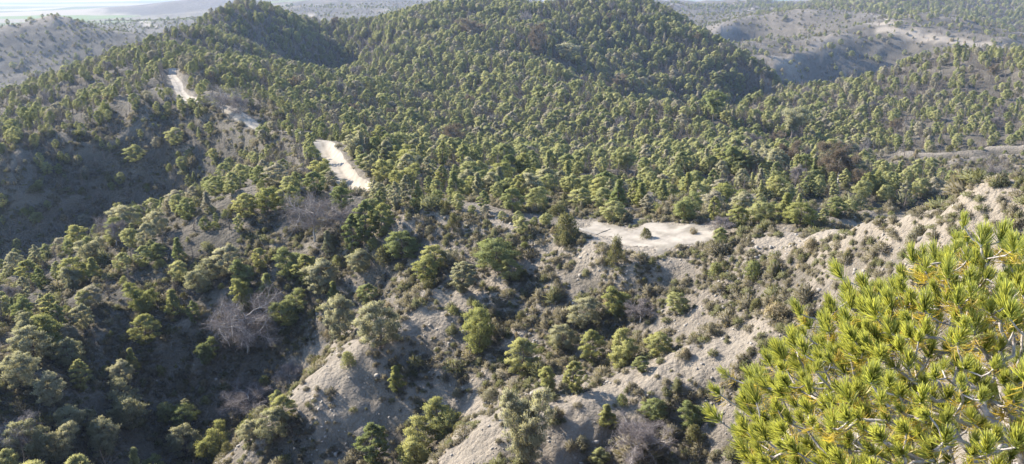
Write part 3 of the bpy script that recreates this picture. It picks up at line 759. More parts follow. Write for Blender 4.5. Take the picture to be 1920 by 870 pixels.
def pine(seed, form, H, Wd, t0, ncl, ncard, heads=1, lean=0.0, card=(0.20, 0.060), crad=0.168):
    """returns (trunk mesh, crown mesh) of one pine of height H, spread Wd; base at the origin"""
    g = np.random.default_rng(seed)
    wood, crown = MB(), MB()
    for hd in range(heads):
        ox = 0 if heads == 1 else (hd - (heads - 1) / 2) * Wd * 0.42
        oy = 0 if heads == 1 else g.uniform(-0.2, 0.2) * Wd
        Hh = H * (1 if hd == 0 else g.uniform(0.72, 0.9)); Wh = Wd * (1 if heads == 1 else 0.68)
        ts = np.linspace(0, 1, 8)
        bend = g.normal(0, 0.035, (8, 2)).cumsum(0) * Hh * 0.5; bend[0] = 0
        axis = np.c_[ox * ts ** 0.7 + bend[:, 0] + lean * Hh * ts ** 1.5, oy * ts ** 0.7 + bend[:, 1], ts * Hh * 0.93]
        axis[0, 2] = -0.5
        wood.tube(axis, 0.026 * H * (1 - 0.88 * ts) + 0.008, 7)
        at_ = lambda t: np.array([np.interp(t, ts, axis[:, k]) for k in range(3)])
        n_ = int(ncl / heads)
        for i in range(n_):
            t = (i + g.uniform(0.2, 0.8)) / n_
            t = t ** 0.85
            zf = t0 + (1 - t0) * t
            rr = env(form, t) * Wh * 0.5
            rc = crad * Wd * g.uniform(0.72, 1.25) * (0.8 + 0.2 * (1 - t))
            an = i * 2.39996 + g.normal(0, 0.5)
            dist = max(0.0, rr - rc * 0.75) * g.uniform(0.65, 1.12)
            base = at_(min(zf, 0.98))
            C = base + np.array([math.cos(an) * dist, math.sin(an) * dist, g.normal(0, 0.03) * H])
            C[2] = min(C[2], Hh - rc * 0.55)
            if dist > 0.35 * rr:
                b0 = at_(max(zf - 0.10 - 0.12 * g.random(), 0.08))
                mid = (b0 + C) / 2 + np.array([0, 0, -0.04 * H]) * g.uniform(0, 1)
                wood.tube([b0, mid, C], [0.009 * H * (1.15 - zf), 0.006 * H * (1.15 - zf), 0.006], 4)
            k = int(ncard * g.uniform(0.8, 1.2))
            d = g.normal(size=(k, 3)); d /= np.linalg.norm(d, axis=1)[:, None]
            low = d[:, 2] < -0.25
            d[low, 2] *= -0.6
            # each clump is itself a handful of small sprays
            ns = 7
            sd = g.normal(size=(ns, 3)); sd /= np.linalg.norm(sd, axis=1)[:, None]; sd[:, 2] = np.abs(sd[:, 2]) * 0.9 - 0.15
            pick = g.integers(0, ns, k)
            q = sd[pick] * 0.62 + d * 0.48
            rad = rc * g.uniform(0.55, 1.12, k)
            P = C + q * rad[:, None] * np.array([1, 1, 0.78])
            D = q + np.array([0, 0, 0.55]) + g.normal(0, 0.45, (k, 3))
            crown.cards(P, D, card[0] * g.uniform(0.6, 1.25, k) * (0.55 + 0.09 * H), card[1] * g.uniform(0.7, 1.3, k) * (0.55 + 0.09 * H), g, q * 0.75 + (P - np.array([base[0], base[1], H * 0.42])) / (0.5 * Wd) * 0.45 + g.normal(0, 0.22, (k, 3)))
    return wood.mesh('trunk'), crown.mesh('crown')


def dead_tree(seed, H, Wd, rust=0.0, spread=1.0):
    """bare branching pine: trunk and limbs, and a haze of fine twigs"""
    g = np.random.default_rng(seed)
    wood, tw = MB(), MB()
    ts = np.linspace(0, 1, 8)
    bend = g.normal(0, 0.05, (8, 2)).cumsum(0) * H * 0.4; bend[0] = 0
    axis = np.c_[bend, ts * H * 0.9]; axis[0, 2] = -0.4
    wood.tube(axis, 0.026 * H * (1 - 0.85 * ts) + 0.01, 6)

    def grow(p, d, L, rad, lev):
        n_ = 5
        pts = [p]
        for i in range(n_):
            d = d + g.normal(0, 0.16, 3) + np.array([0, 0, 0.05]); d = d / np.linalg.norm(d)
            pts.append(pts[-1] + d * L / n_)
        pts = np.array(pts)
        wood.tube(pts, np.linspace(rad, rad * 0.35, len(pts)), 4 if lev < 2 else 3)
        if lev < 2:
            for i in range(6 if lev == 0 else 5):
                k = g.integers(1, n_ + 1)
                dd = d + g.normal(0, 0.75, 3); dd /= np.linalg.norm(dd)
                grow(pts[k], dd, L * g.uniform(0.4, 0.65), rad * 0.5, lev + 1)
        else:
            k = 34
            P = pts[g.integers(1, n_ + 1, k)] + g.normal(0, 0.10 * Wd * 0.35, (k, 3))
            D = g.normal(0, 0.8, (k, 3)) + d
            tw.cards(P, D, 0.36 * g.uniform(0.5, 1.3, k), 0.017 + rust * 0.05, g)
    nb = 11
    for i in range(nb):
        t = 0.22 + 0.72 * (i + g.random()) / nb
        an = i * 2.4 + g.normal(0, 0.4)
        p = np.array([np.interp(t, ts, axis[:, k]) for k in range(3)])
        L = Wd * 0.52 * (1.05 - 0.55 * abs(t - 0.45) * 2 * spread) * g.uniform(0.75, 1.15)
        grow(p, np.array([math.cos(an), math.sin(an), g.uniform(0.15, 0.75)]), L, 0.0135 * H, 0)
    return wood.mesh('trunk'), tw.mesh('twigs')


def bush(seed, form, H, Wd, k, card):
    """returns (stems, foliage) of a shrub, base at the origin"""
    g = np.random.default_rng(seed)
    st, fo = MB(), MB()
    for i in range(7):
        an = g.uniform(0, 6.28); rr = g.uniform(0.15, 0.36) * Wd
        top = np.array([math.cos(an) * rr, math.sin(an) * rr, H * g.uniform(0.45, 0.8)])
        st.tube([(0, 0, -0.15), top * [0.4, 0.4, 0.5], top], [0.018 * H, 0.013 * H, 0.005 * H], 4)
    nc = 22
    for i in range(nc):
        t = (i + g.random()) / nc
        rr = (math.sqrt(max(0, 1 - t ** 2)) if form == 'dome' else (1.05 - 0.9 * t) if form == 'cone' else (0.75 + 0.3 * t)) * Wd * 0.5
        an = i * 2.4 + g.normal(0, 0.4); rc = Wd * 0.17 * g.uniform(0.7, 1.3)
        C = np.array([math.cos(an) * max(0, rr - rc * 0.8) * g.uniform(0.6, 1.1), math.sin(an) * max(0, rr - rc * 0.8) * g.uniform(0.6, 1.1), rc * 0.6 + t * (H - rc * 1.2)])
        kk = int(k / nc)
        d = g.normal(size=(kk, 3)); d /= np.linalg.norm(d, axis=1)[:, None]
        P = C + d * (rc * g.uniform(0.4, 1.1, kk))[:, None]
        P[:, 2] = np.maximum(P[:, 2], 0.02)
        D = d * 0.6 + np.array([0, 0, 0.9 if form != 'dome' else 0.5]) + g.normal(0, 0.4, (kk, 3))
        fo.cards(P, D, card[0] * g.uniform(0.6, 1.3, kk), card[1] * g.uniform(0.7, 1.3, kk), g, d * 0.6 + (P - np.array([0, 0, H * 0.35])) / (0.5 * Wd) * 0.6 + g.normal(0, 0.25, (kk, 3)))
    return st.mesh('stems'), fo.mesh('foliage')


# reference size of every form: height, spread
PINES = [  # seed, form, H, W, t0, clumps, cards, heads, lean, word
    (101, 'round', 5.0, 4.2, 0.08, 54, 220, 1, 0.00, 'round-crowned'),
    (102, 'narrow', 5.0, 2.6, 0.06, 44, 220, 1, 0.02, 'slender'),
    (103, 'round', 5.0, 5.2, 0.10, 60, 220, 1, 0.00, 'wide-spreading'),
    (104, 'cone', 5.0, 3.3, 0.04, 50, 220, 1, 0.00, 'cone-shaped'),
    (105, 'round', 5.0, 4.8, 0.06, 62, 220, 2, 0.00, 'twin-headed'),
    (106, 'narrow', 5.0, 3.4, 0.08, 46, 220, 1, 0.12, 'leaning'),
    (107, 'round', 5.0, 5.6, 0.06, 72, 210, 3, 0.00, 'many-headed'),
    (108, 'flat', 5.0, 4.4, 0.42, 34, 220, 1, 0.04, 'open-stemmed'),
]
PM = [pine(*p[:7], heads=p[7], lean=p[8]) for p in PINES]
DEAD = [dead_tree(201, 5, 5.0), dead_tree(202, 5, 6.2, 0.0, 0.6), dead_tree(203, 5, 4.2, 0.4)]
BUSH = [  # H, W, word
    (bush(301, 'dome', 1.6, 2.0, 1500, (0.13, 0.05)), 1.6, 2.0, 'rounded'),
    (bush(302, 'cone', 3.0, 2.4, 2600, (0.15, 0.035)), 3.0, 2.4, 'pointed'),
    (bush(303, 'vase', 1.2, 1.6, 1300, (0.16, 0.03)), 1.2, 1.6, 'spiky'),
    (bush(304, 'dome', 1.3, 2.3, 1500, (0.13, 0.045)), 1.3, 2.3, 'spreading'),
]
PCOL = [('pine_bright', 'bright yellow-green'), ('pine_dull', 'dull grey-green'), ('pine_dark', 'dark green')]
BCOL = [('shrub_green', 'green'), ('shrub_olive', 'olive'), ('shrub_grey', 'grey'), ('dry', 'straw-coloured')]

# ------------------------------------------------------------------ placing plants
def size_from_px(py_base, h_px, r):
    return h_px * r / FPX / 0.97


# plants one can pick out in the photograph: x of the middle, y of the foot, height and width in photo pixels, form, colour
HAND_PINES = [
    (745, 738, 54, 40, 3, 0), (820, 826, 78, 84, 4, 0), (785, 878, 92, 92, 6, 0), (706, 880, 98, 60, 1, 2), (895, 665, 108, 78, 6, 0), (980, 705, 76, 64, 0, 0), (1055, 655, 52, 54, 2, 1), (1110, 680, 66, 46, 0, 0),
    (1160, 692, 76, 66, 4, 0), (1235, 668, 48, 52, 0, 0), (1080, 738, 70, 40, 1, 0), (1030, 735, 58, 44, 4, 0), (1205, 700, 34, 62, 2, 0), (985, 872, 92, 90, 6, 1), (1140, 800, 48, 42, 3, 0), (1226, 792, 44, 50, 0, 0), (1298, 806, 54, 56, 4, 2),
    (1124, 874, 36, 36, 0, 0), (1100, 612, 56, 66, 2, 1), (1156, 600, 58, 58, 4, 0), (925, 512, 62, 84, 2, 2), (955, 530, 46, 44, 0, 0), (868, 548, 62, 50, 1, 1), (815, 505, 48, 50, 2, 0), (755, 490, 56, 60, 2, 2), (800, 530, 52, 48, 0, 0),
    (690, 455, 80, 44, 1, 2), (660, 480, 74, 36, 1, 2), (715, 445, 64, 44, 0, 0), (676, 515, 46, 46, 0, 1), (606, 556, 70, 64, 0, 1), (580, 540, 60, 44, 1, 0), (545, 530, 56, 60, 4, 2), (500, 570, 56, 40, 3, 2), (545, 610, 62, 66, 6, 2), (460, 590, 70, 52, 4, 0), (430, 520, 66, 56, 0, 1), (455, 545, 60, 50, 4, 2),
    (640, 640, 90, 62, 2, 1), (710, 655, 96, 84, 2, 1), (690, 570, 40, 36, 0, 2), (246, 806, 92, 92, 6, 1), (232, 730, 60, 48, 0, 1), (530, 790, 50, 46, 0, 0), (518, 832, 64, 62, 2, 1), (405, 860, 70, 74, 6, 0), (350, 858, 74, 70, 2, 1), (470, 830, 50, 48, 2, 1),
    (100, 765, 74, 56, 0, 1), (150, 735, 66, 38, 1, 0), (196, 860, 88, 62, 2, 1), (110, 870, 76, 66, 6, 1), (55, 862, 80, 78, 2, 1), (40, 730, 70, 70, 2, 1), (130, 690, 60, 56, 0, 1), (60, 680, 70, 70, 2, 1), (275, 650, 60, 56, 0, 0), (330, 600, 58, 44, 3, 0), (270, 590, 60, 58, 6, 0), (390, 690, 60, 46, 4, 2), (180, 650, 40, 26, 3, 0),
    (1150, 415, 38, 44, 0, 2), (1290, 412, 46, 56, 6, 2), (1215, 400, 34, 50, 2, 0), (1337, 396, 38, 40, 0, 0), (1384, 432, 42, 38, 0, 0), (1425, 418, 38, 44, 4, 2), (1470, 412, 48, 40, 3, 0), (1500, 424, 42, 52, 2, 0), (1545, 422, 30, 38, 2, 0), (1562, 405, 36, 60, 2, 1), (1090, 392, 40, 40, 0, 2), (1130, 392, 40, 40, 0, 0), (1010, 394, 42, 40, 4, 2), (960, 398, 46, 42, 0, 2), (1240, 376, 40, 48, 6, 2), (905, 398, 40, 46, 2, 1),
    (1475, 268, 60, 60, 7, 1), (1340, 240, 62, 40, 7, 2), (1065, 128, 42, 40, 7, 1), (985, 36, 34, 26, 7, 2), (828, 10, 14, 14, 7, 2),
    (330, 392, 36, 34, 0, 0), (240, 420, 60, 50, 6, 0), (300, 440, 46, 44, 2, 1), (460, 410, 50, 46, 0, 0), (505, 400, 46, 50, 2, 0), (545, 400, 50, 46, 0, 0), (520, 350, 40, 40, 0, 0), (600, 340, 42, 44, 6, 0), (640, 396, 46, 40, 0, 2), (420, 340, 34, 30, 0, 0), (255, 310, 34, 36, 0, 1), (330, 275, 34, 34, 0, 1),
]
HAND_DEAD = [(465, 668, 92, 118, 1, 'large bare grey dead tree with pale trunk on shaded slope'), (1196, 866, 88, 112, 0, 'bare silvery dead tree with fanned branches at the bottom'),
             (590, 455, 70, 90, 1, 'tangled leafless dead tree on the dark slope left of the spur'), (1010, 104, 46, 30, 2, 'tall rusty dying tree on the wooded central hill'), (885, 72, 28, 40, 2, 'reddish brown flat-topped dying tree high on central hill'),
             (1200, 606, 40, 60, 0, 'small fallen-looking white dead branches among slope scrub'), (470, 778, 46, 90, 1, 'collapsed dead tree lying in the dark ravine'), (545, 722, 40, 50, 0, 'white snag jutting from the pale spur tip'),
             (30, 850, 46, 70, 1, 'pale leafless tree among the lower left pines'), (1465, 330, 52, 50, 2, 'purplish bare tree standing in the shaded hollow'), (1570, 345, 58, 66, 2, 'broad reddish bare tree beside the ravine on the right'), (1520, 330, 44, 40, 0, 'thin grey dead tree between two hollow pines'),
             (420, 215, 34, 50, 1, 'grey dead tree just below the bend of the track'), (455, 222, 36, 34, 0, 'dead tree hanging over the lower bend of the track'), (850, 280, 40, 36, 2, 'greyish dying tree deep in the central forest'), (1355, 442, 34, 46, 0, 'leafless pale bush-like tree at the right end of the clearing'), (640, 428, 34, 60, 1, 'bleached broken tree near the spur top')]
HAND_BUSH = [  # x, foot y, h, w, form, colour, label
    (1155, 506, 62, 54, 1, 1, 'lone olive juniper bush on the bank just below the clearing'), (1060, 446, 48, 62, 0, 1, 'big round olive shrub at the left end of the clearing'), (1060, 461, 30, 34, 0, 1, 'small dark rounded shrub in front of the big olive one'),
    (1210, 448, 22, 28, 0, 1, 'small bush standing alone on the bare pale clearing'), (1412, 524, 36, 46, 0, 0, 'leafy green shrub on the bare slope, left of a pair'), (1450, 516, 30, 30, 0, 0, 'smaller leafy green shrub on the bare slope, right of a pair'), (1340, 522, 32, 38, 0, 0, 'ragged green shrub on the slope left of the leafy pair'),
    (1420, 580, 22, 30, 0, 1, 'rounded olive shrub low on the bare slope'), (1285, 672, 20, 26, 0, 3, 'straw-brown clump on the lower spur crest'), (1455, 602, 34, 60, 3, 3, 'wide dry brown clump on the slope left of the near branches'), (1520, 475, 24, 40, 3, 3, 'dry brown thicket on the little bluff below the ridge'), (720, 496, 34, 46, 0, 1, 'dark rounded juniper on the upper spur flank'), (845, 500, 34, 40, 2, 2, 'grey spiky shrub above the spur'), (850, 436, 36, 36, 1, 1, 'olive pointed shrub at the ridge lip above the slope'),
    (837, 402, 26, 20, 1, 1, 'dark small juniper on the corner of the ridge lip'), (652, 690, 34, 40, 0, 0, 'bright low bush below the pale spur tip'), (1048, 785, 22, 28, 2, 3, 'yellowish tuft on the lower spur crest'), (1300, 830, 40, 46, 0, 1, 'dark brown-green shrub beside the silvery dead tree'), (700, 470, 26, 34, 0, 0, 'small bright bush above the spur head'), (1345, 446, 18, 26, 0, 3, 'yellowish bush on the bank right of the clearing'), (1045, 404, 20, 40, 3, 1, 'low olive thicket left of the clearing'), (1560, 392, 24, 40, 3, 2, 'grey brown thicket on the ridge shelf'),
    (1300, 440, 12, 18, 2, 3, 'small dry tuft on the edge of the clearing'), (1165, 760, 26, 30, 0, 0, 'green bush at the foot of the lower spur'), (930, 790, 18, 18, 1, 1, 'little pointed bush on the cliff edge of the lower spur'), (1090, 842, 30, 40, 0, 2, 'grey leafy bush on the lower slope')]

pines, deads, bushes = [], [], []
for q in HAND_PINES:
    yy = q[1]
    x, y, r_ = hit(q[0], yy)
    lim = 135 if (q[1] > 385 and q[0] > 850) else 1e9
    while r_ > lim and yy < q[1] + 40:      # foot hidden behind the lip: come forward to the shelf
        yy += 3; x, y, r_ = hit(q[0], yy)
    H = q[2] * r_ / FPX; Wd = q[3] * r_ / FPX
    if q[0] in (1475, 1340, 1065, 985, 828): H = max(H, 7)
    elif H > 6.2: Wd *= 6.2 / H; H = 6.2
    pines.append([x, y, H * (1.08 if q[0] > 480 else 0.98), Wd * (1.2 if q[0] > 480 else 1.05), q[4], q[5], rng.uniform(0, 6.28)])
for q in HAND_DEAD:
    x, y, r_ = hit(q[0], q[1])
    deads.append([x, y, q[2] * r_ / FPX * 1.04, q[3] * r_ / FPX * 1.12, q[4], rng.uniform(0, 6.28), q[5]])
for q in HAND_BUSH:
    x, y, r_ = hit(q[0], q[1])
    bushes.append([x, y, q[2] * r_ / FPX * 1.04, q[3] * r_ / FPX, q[4], q[5], rng.uniform(0, 6.28), q[6]])
taken = np.array([[p[0], p[1], p[3] * 0.5] for p in pines + deads + bushes])


_tp = project(track_xy['ridge'][:, 0], track_xy['ridge'][:, 1], track_z['ridge'] + ZC)[0]
OPEN = [track_xy['ridge'][(_tp > a_) & (_tp < b_) & (np.arange(len(_tp)) > c_)] for a_, b_, c_ in ((300, 352, 0), (410, 474, 0), (596, 668, 0))]


def clear_of(x, y, extra):
    ok = np.ones(len(x), bool)
    for tx, ty, tr in taken:
        ok &= (x - tx) ** 2 + (y - ty) ** 2 > (tr * 0.8 + extra) ** 2
    ok &= sd_clear(x, y) > 0.6 + extra * 0.4
    ok &= d_crest(x, y) > 1.0 + extra * 0.8
    for k_, L_ in track_xy.items():
        d_, _ = near_line(x, y, L_, 8)
        ok &= d_ > TRACKS[k_][1] + extra * 0.7
    # the stretches of track that show in the photograph are open towards the viewer
    for L_ in OPEN:
        for sft in (1.5, 3.5, 5.5, 8.0) if extra > 1 else (1.5, 3.0):
            d_, _ = near_line(x, y, L_ * (1 - sft / np.hypot(L_[:, 0], L_[:, 1]))[:, None], 8)
            ok &= d_ > 2.6
    return ok


def jitter_grid(cell, r0, r1, amax=35.0, jit=0.85):
    w = r1 * math.sin(R(amax))
    gx_, gy_ = np.meshgrid(np.arange(-w, w, cell), np.arange(r0 * math.cos(R(amax)), r1, cell))
    gx_ = gx_.ravel() + rng.uniform(-.5, .5, gx_.size) * cell * jit; gy_ = gy_.ravel() + rng.uniform(-.5, .5, gy_.size) * cell * jit
    r_ = np.hypot(gx_, gy_); a_ = np.degrees(np.abs(np.arctan2(gx_, gy_)))
    k = (r_ > r0) & (r_ < r1) & (a_ < amax)
    return gx_[k], gy_[k]


def sees(x, y, top):
    """roughly in frame and not wholly behind a hill"""
    z = ground(x, y)
    px, py, d = project(x, y, z + top)
    k = (px > -120) & (px < 2040) & (py < 960) & (py > -60)
    k[k] = visible(x[k], y[k], z[k] + top[k] + 1.5)
    return k


# procedural pines
for r0, r1, cell in ((62, 108, 2.7), (108, 170, 2.5), (170, 330, 1.95), (330, 760, 2.3), (760, 1700, 5.0)):
    x, y = jitter_grid(cell, r0, r1)
    z_ = zones(x, y)
    clump = 0.75 + 0.55 * fbm(x, y, 16, 2, 81)
    prob = np.clip((0.75 + 0.7 * z_[:, 0]) * z_[:, 0] * np.where(z_[:, 0] > 0.75, 1.0, clump), 0, 1)
    k = rng.random(len(x)) < prob
    x, y, z_ = x[k], y[k], z_[k]
    k = clear_of(x, y, 1.4); x, y, z_ = x[k], y[k], z_[k]
    Hh = z_[:, 1] * np.interp(np.hypot(x, y), [60, 100, 125, 170, 300, 500], [0.95, 0.85, 0.70, 0.68, 0.74, 0.78]) * np.exp(np.clip(rng.normal(0, 0.2, len(x)), -0.4, 0.28)) * (1.0 if r1 < 800 else 1.1)
    Hh = np.where((np.degrees(np.arctan2(x, y)) > 17) & (np.hypot(x, y) < 135), np.minimum(Hh, 1.9), Hh)   # only saplings behind the knoll
    k = sees(x, y, Hh); x, y, z_, Hh = x[k], y[k], z_[k], Hh[k]
    for i in range(len(x)):
        fo = rng.choice(8, p=[.24, .27, .10, .16, .08, .08, .05, .02] if r1 < 200 else [.20, .36, .05, .22, .05, .08, .02, .02])
        u = rng.random()
        c_ = 1 if u < z_[i, 4] else (2 if u > 1 - 0.25 * (1 - z_[i, 4]) else 0)
        asp = PINES[fo][3] / 5.0 * math.exp(rng.normal(0, 0.12)) * (0.98 if r1 < 200 else 0.86 if r1 < 800 else 1.1)
        pines.append([x[i], y[i], Hh[i], Hh[i] * asp, fo, c_, rng.uniform(0, 6.28)])
# thicket on the near side of the track where the photograph shows no track
for a_, b_ in ((356, 402), (482, 590), (700, 1075)):
    L_ = track_xy['ridge'][(_tp > a_) & (_tp < b_)][::2]
    for q in L_:
        u = 1 - rng.uniform(2.2, 4.5) / math.hypot(*q)
        hh = rng.uniform(1.7, 3.0) if b_ < 700 else rng.uniform(1.2, 2.2)
        pines.append([q[0] * u + rng.normal(0, 0.5), q[1] * u, hh, hh * rng.uniform(0.8, 1.05), int(rng.choice([0, 2, 4])), int(rng.choice([0, 0, 1])), rng.uniform(0, 6.28)])
# dead trees scattered in the woods
x, y = jitter_grid(13, 90, 640)
z_ = zones(x, y)
k = (rng.random(len(x)) < 0.16 * np.clip(z_[:, 0] * 1.3, 0.1, 1) * (z_[:, 4] + 0.2)) & clear_of(x, y, 1.5) & (z_[:, 0] > 0.15)
x, y, z_ = x[k], y[k], z_[k]
Hd = z_[:, 1] * 0.85 * rng.uniform(0.75, 1.15, len(x))
k = sees(x, y, Hd)
for a_, b_, c_ in zip(x[k], y[k], Hd[k]):
    deads.append([a_, b_, c_, c_ * rng.uniform(0.8, 1.15), int(rng.choice(3, p=[.45, .25, .3])), rng.uniform(0, 6.28), None])
# shrubs
for r0, r1, cell in ((48, 110, 2.2), (110, 260, 2.4), (260, 700, 3.6), (700, 1700, 5.0)):
    x, y = jitter_grid(cell, r0, r1)
    z_ = zones(x, y)
    k = rng.random(len(x)) < z_[:, 2] * (0.75 + 0.6 * fbm(x, y, 9, 2, 83)) * (1 - 0.6 * z_[:, 0])
    k &= clear_of(x, y, 0.5)
    x, y = x[k], y[k]
    s_ = np.exp(rng.normal(-0.45, 0.33, len(x))) * (1.0 if r1 < 300 else 1.4 if r1 < 800 else 1.9)
    k = sees(x, y, s_ * 1.5); x, y, s_ = x[k], y[k], s_[k]
    for i in range(len(x)):
        fo = int(rng.choice(4, p=[.48, .08, .10, .34])); c_ = int(rng.choice(4, p=[.36, .27, .30, .07]))
        hb_ = BUSH[fo][1] * s_[i] * (0.55 if fo == 1 else 1)
        bushes.append([x[i], y[i], hb_, BUSH[fo][2] * s_[i] * rng.uniform(0.85, 1.15) * (0.6 if fo == 1 else 1), fo, c_, rng.uniform(0, 6.28), None])


def seen_px(items, share):
    """picture height in photo pixels of every plant, 0 where out of frame or behind the land"""
    a = np.array([[p[0], p[1], p[2]] for p in items])
    z = ground(a[:, 0], a[:, 1])
    px, py, d = project(a[:, 0], a[:, 1], z + a[:, 2] * share)
    h = a[:, 2] * FPX / d
    px2, py2, _ = project(a[:, 0], a[:, 1], z + a[:, 2] * 0.5)
    ok = (px > 4) & (px < 1916) & (py2 > 3) & (py2 < 862)
    # the near branches hide the lower right corner
    ok &= ~((px > 1400) & (py2 > 760 - (px - 1400) * 0.62))
    ok[ok] = visible(a[ok, 0], a[ok, 1], (z + a[:, 2] * share)[ok])
    return np.where(ok, h, 0), px2, py2


LAND = [  # places one can find in the photograph
    (1220, 440, 'the pale clearing'), (1155, 476, 'the lone juniper'), (1060, 430, 'the big olive shrub'), (620, 285, 'the wide track stretch'), (335, 145, 'the upper track bend'), (425, 200, 'the middle track bend'), (660, 332, 'the track foot'),
    (465, 628, 'the large grey dead tree'), (1196, 825, 'the silvery dead tree'), (590, 420, 'the tangled dead tree'), (745, 712, 'the lone spur cone pine'), (870, 740, 'the dark gully'), (270, 830, 'the dark ravine mouth'), (560, 740, 'the pale spur tip'), (850, 400, 'the ridge lip corner'),
    (895, 615, 'the tallest spur pine'), (1130, 750, 'the lower spur crest'), (1290, 640, 'the spur shoulder'), (1430, 500, 'the leafy shrub pair'), (1800, 380, 'the bare knoll'), (1570, 320, 'the reddish bare tree'), (1475, 240, 'the tall hollow pine'), (1340, 210, 'the valley pine'),
    (60, 470, 'the left ravine'), (100, 620, 'the left edge wood'), (60, 800, 'the lower left wood'), (240, 740, 'the big ravine pine'), (250, 480, 'the wooded left spur'), (400, 560, 'the wooded spur middle'), (200, 330, 'the shaded slope'), (450, 330, 'the shaded slope head'), (60, 240, 'the left slope wood'), (250, 150, 'the ridge wood'), (440, 20, 'the left summit'),
    (960, 320, 'the forest glade'), (1000, 380, 'the ridge shelf wood'), (1200, 320, 'the middle forest edge'), (1450, 400, 'the far shelf'), (1620, 390, 'the shelf end'), (780, 380, 'the spur head wood'), (700, 440, 'the dark pine group'), (680, 600, 'the pines behind the spur'), (600, 520, 'the grey round pine'), (1000, 600, 'the spur flank'), (1100, 560, 'the slope hollow'), (1700, 300, 'the pale right slope'), (1600, 200, 'the right ridge'), (1850, 130, 'the right skyline'), (330, 680, 'the dark ravine side'), (1000, 840, 'the bottom slope'), (780, 840, 'the bottom pine group'), (620, 800, 'the shaded spur face')]
ORD = ['leftmost', 'second from left', 'third from left', 'fourth from left', 'fifth from left', 'sixth from left', 'seventh from left', 'eighth from left', 'ninth from left', 'tenth from left', 'eleventh from left', 'twelfth from left']


def words(items):
    """items: list of (look, px, py) -> labels that single each one out"""
    raw = []
    for look, px, py in items:
        best = min(LAND, key=lambda L: (L[0] - px) ** 2 + (1.6 * (L[1] - py)) ** 2)
        dx, dy = px - best[0], py - best[1]
        far = math.hypot(dx, dy)
        if far < 14: rel = 'at'
        elif abs(dx) > 2.2 * abs(dy): rel = 'left of' if dx < 0 else 'right of'
        elif abs(dy) > 2.2 * abs(dx): rel = 'above' if dy < 0 else 'below'
        else: rel = ('above ' if dy < 0 else 'below ') + ('left of' if dx < 0 else 'right of')
        pre = 'just ' if 14 <= far < 45 else ('well ' if far > 110 else '')
        raw.append(f'{look} {pre}{rel} {best[2]}'.replace('above left of', 'up left of').replace('above right of', 'up right of').replace('below left of', 'down left of').replace('below right of', 'down right of'))
    groups = {}
    for i, s in enumerate(raw):
        groups.setdefault(s, []).append(i)
    for s, ids in groups.items():
        if len(ids) > 1:
            ids.sort(key=lambda i: items[i][1])
            for o, i in enumerate(ids):
                raw[i] = s + ', ' + (ORD[o] if o < len(ORD) else f'number {o + 1} from left')
    for i, s in enumerate(raw):
        for w in ('leafless ', 'dull ', 'bright ', 'just ', 'well '):
            if len(s.replace('-', ' ').split()) > 15: s = s.replace(w, '', 1)
        raw[i] = s
    return raw


def place(name, parts, x, y, sx, sz, rz, mats, tilt=0.0):
    """one plant: an empty at its foot with copies of the parts"""
    e = bpy.data.objects.new(name, None)
    e.empty_display_size = 0.3
    e.location = (x, y, float(ground(x, y)) - 0.05)
    e.rotation_euler = (tilt * math.cos(rz), tilt * math.sin(rz), rz)
    e.scale = (sx, sx, sz)
    col.objects.link(e)
    for (pn, me_), mt in zip(parts, mats):
        o = bpy.data.objects.new(pn, me_)
        if len(me_.materials) == 0:
            me_.materials.append(mt)
        o.material_slots[0].link = 'OBJECT'; o.material_slots[0].material = mt
        o.parent = e
        col.objects.link(o)
    return e


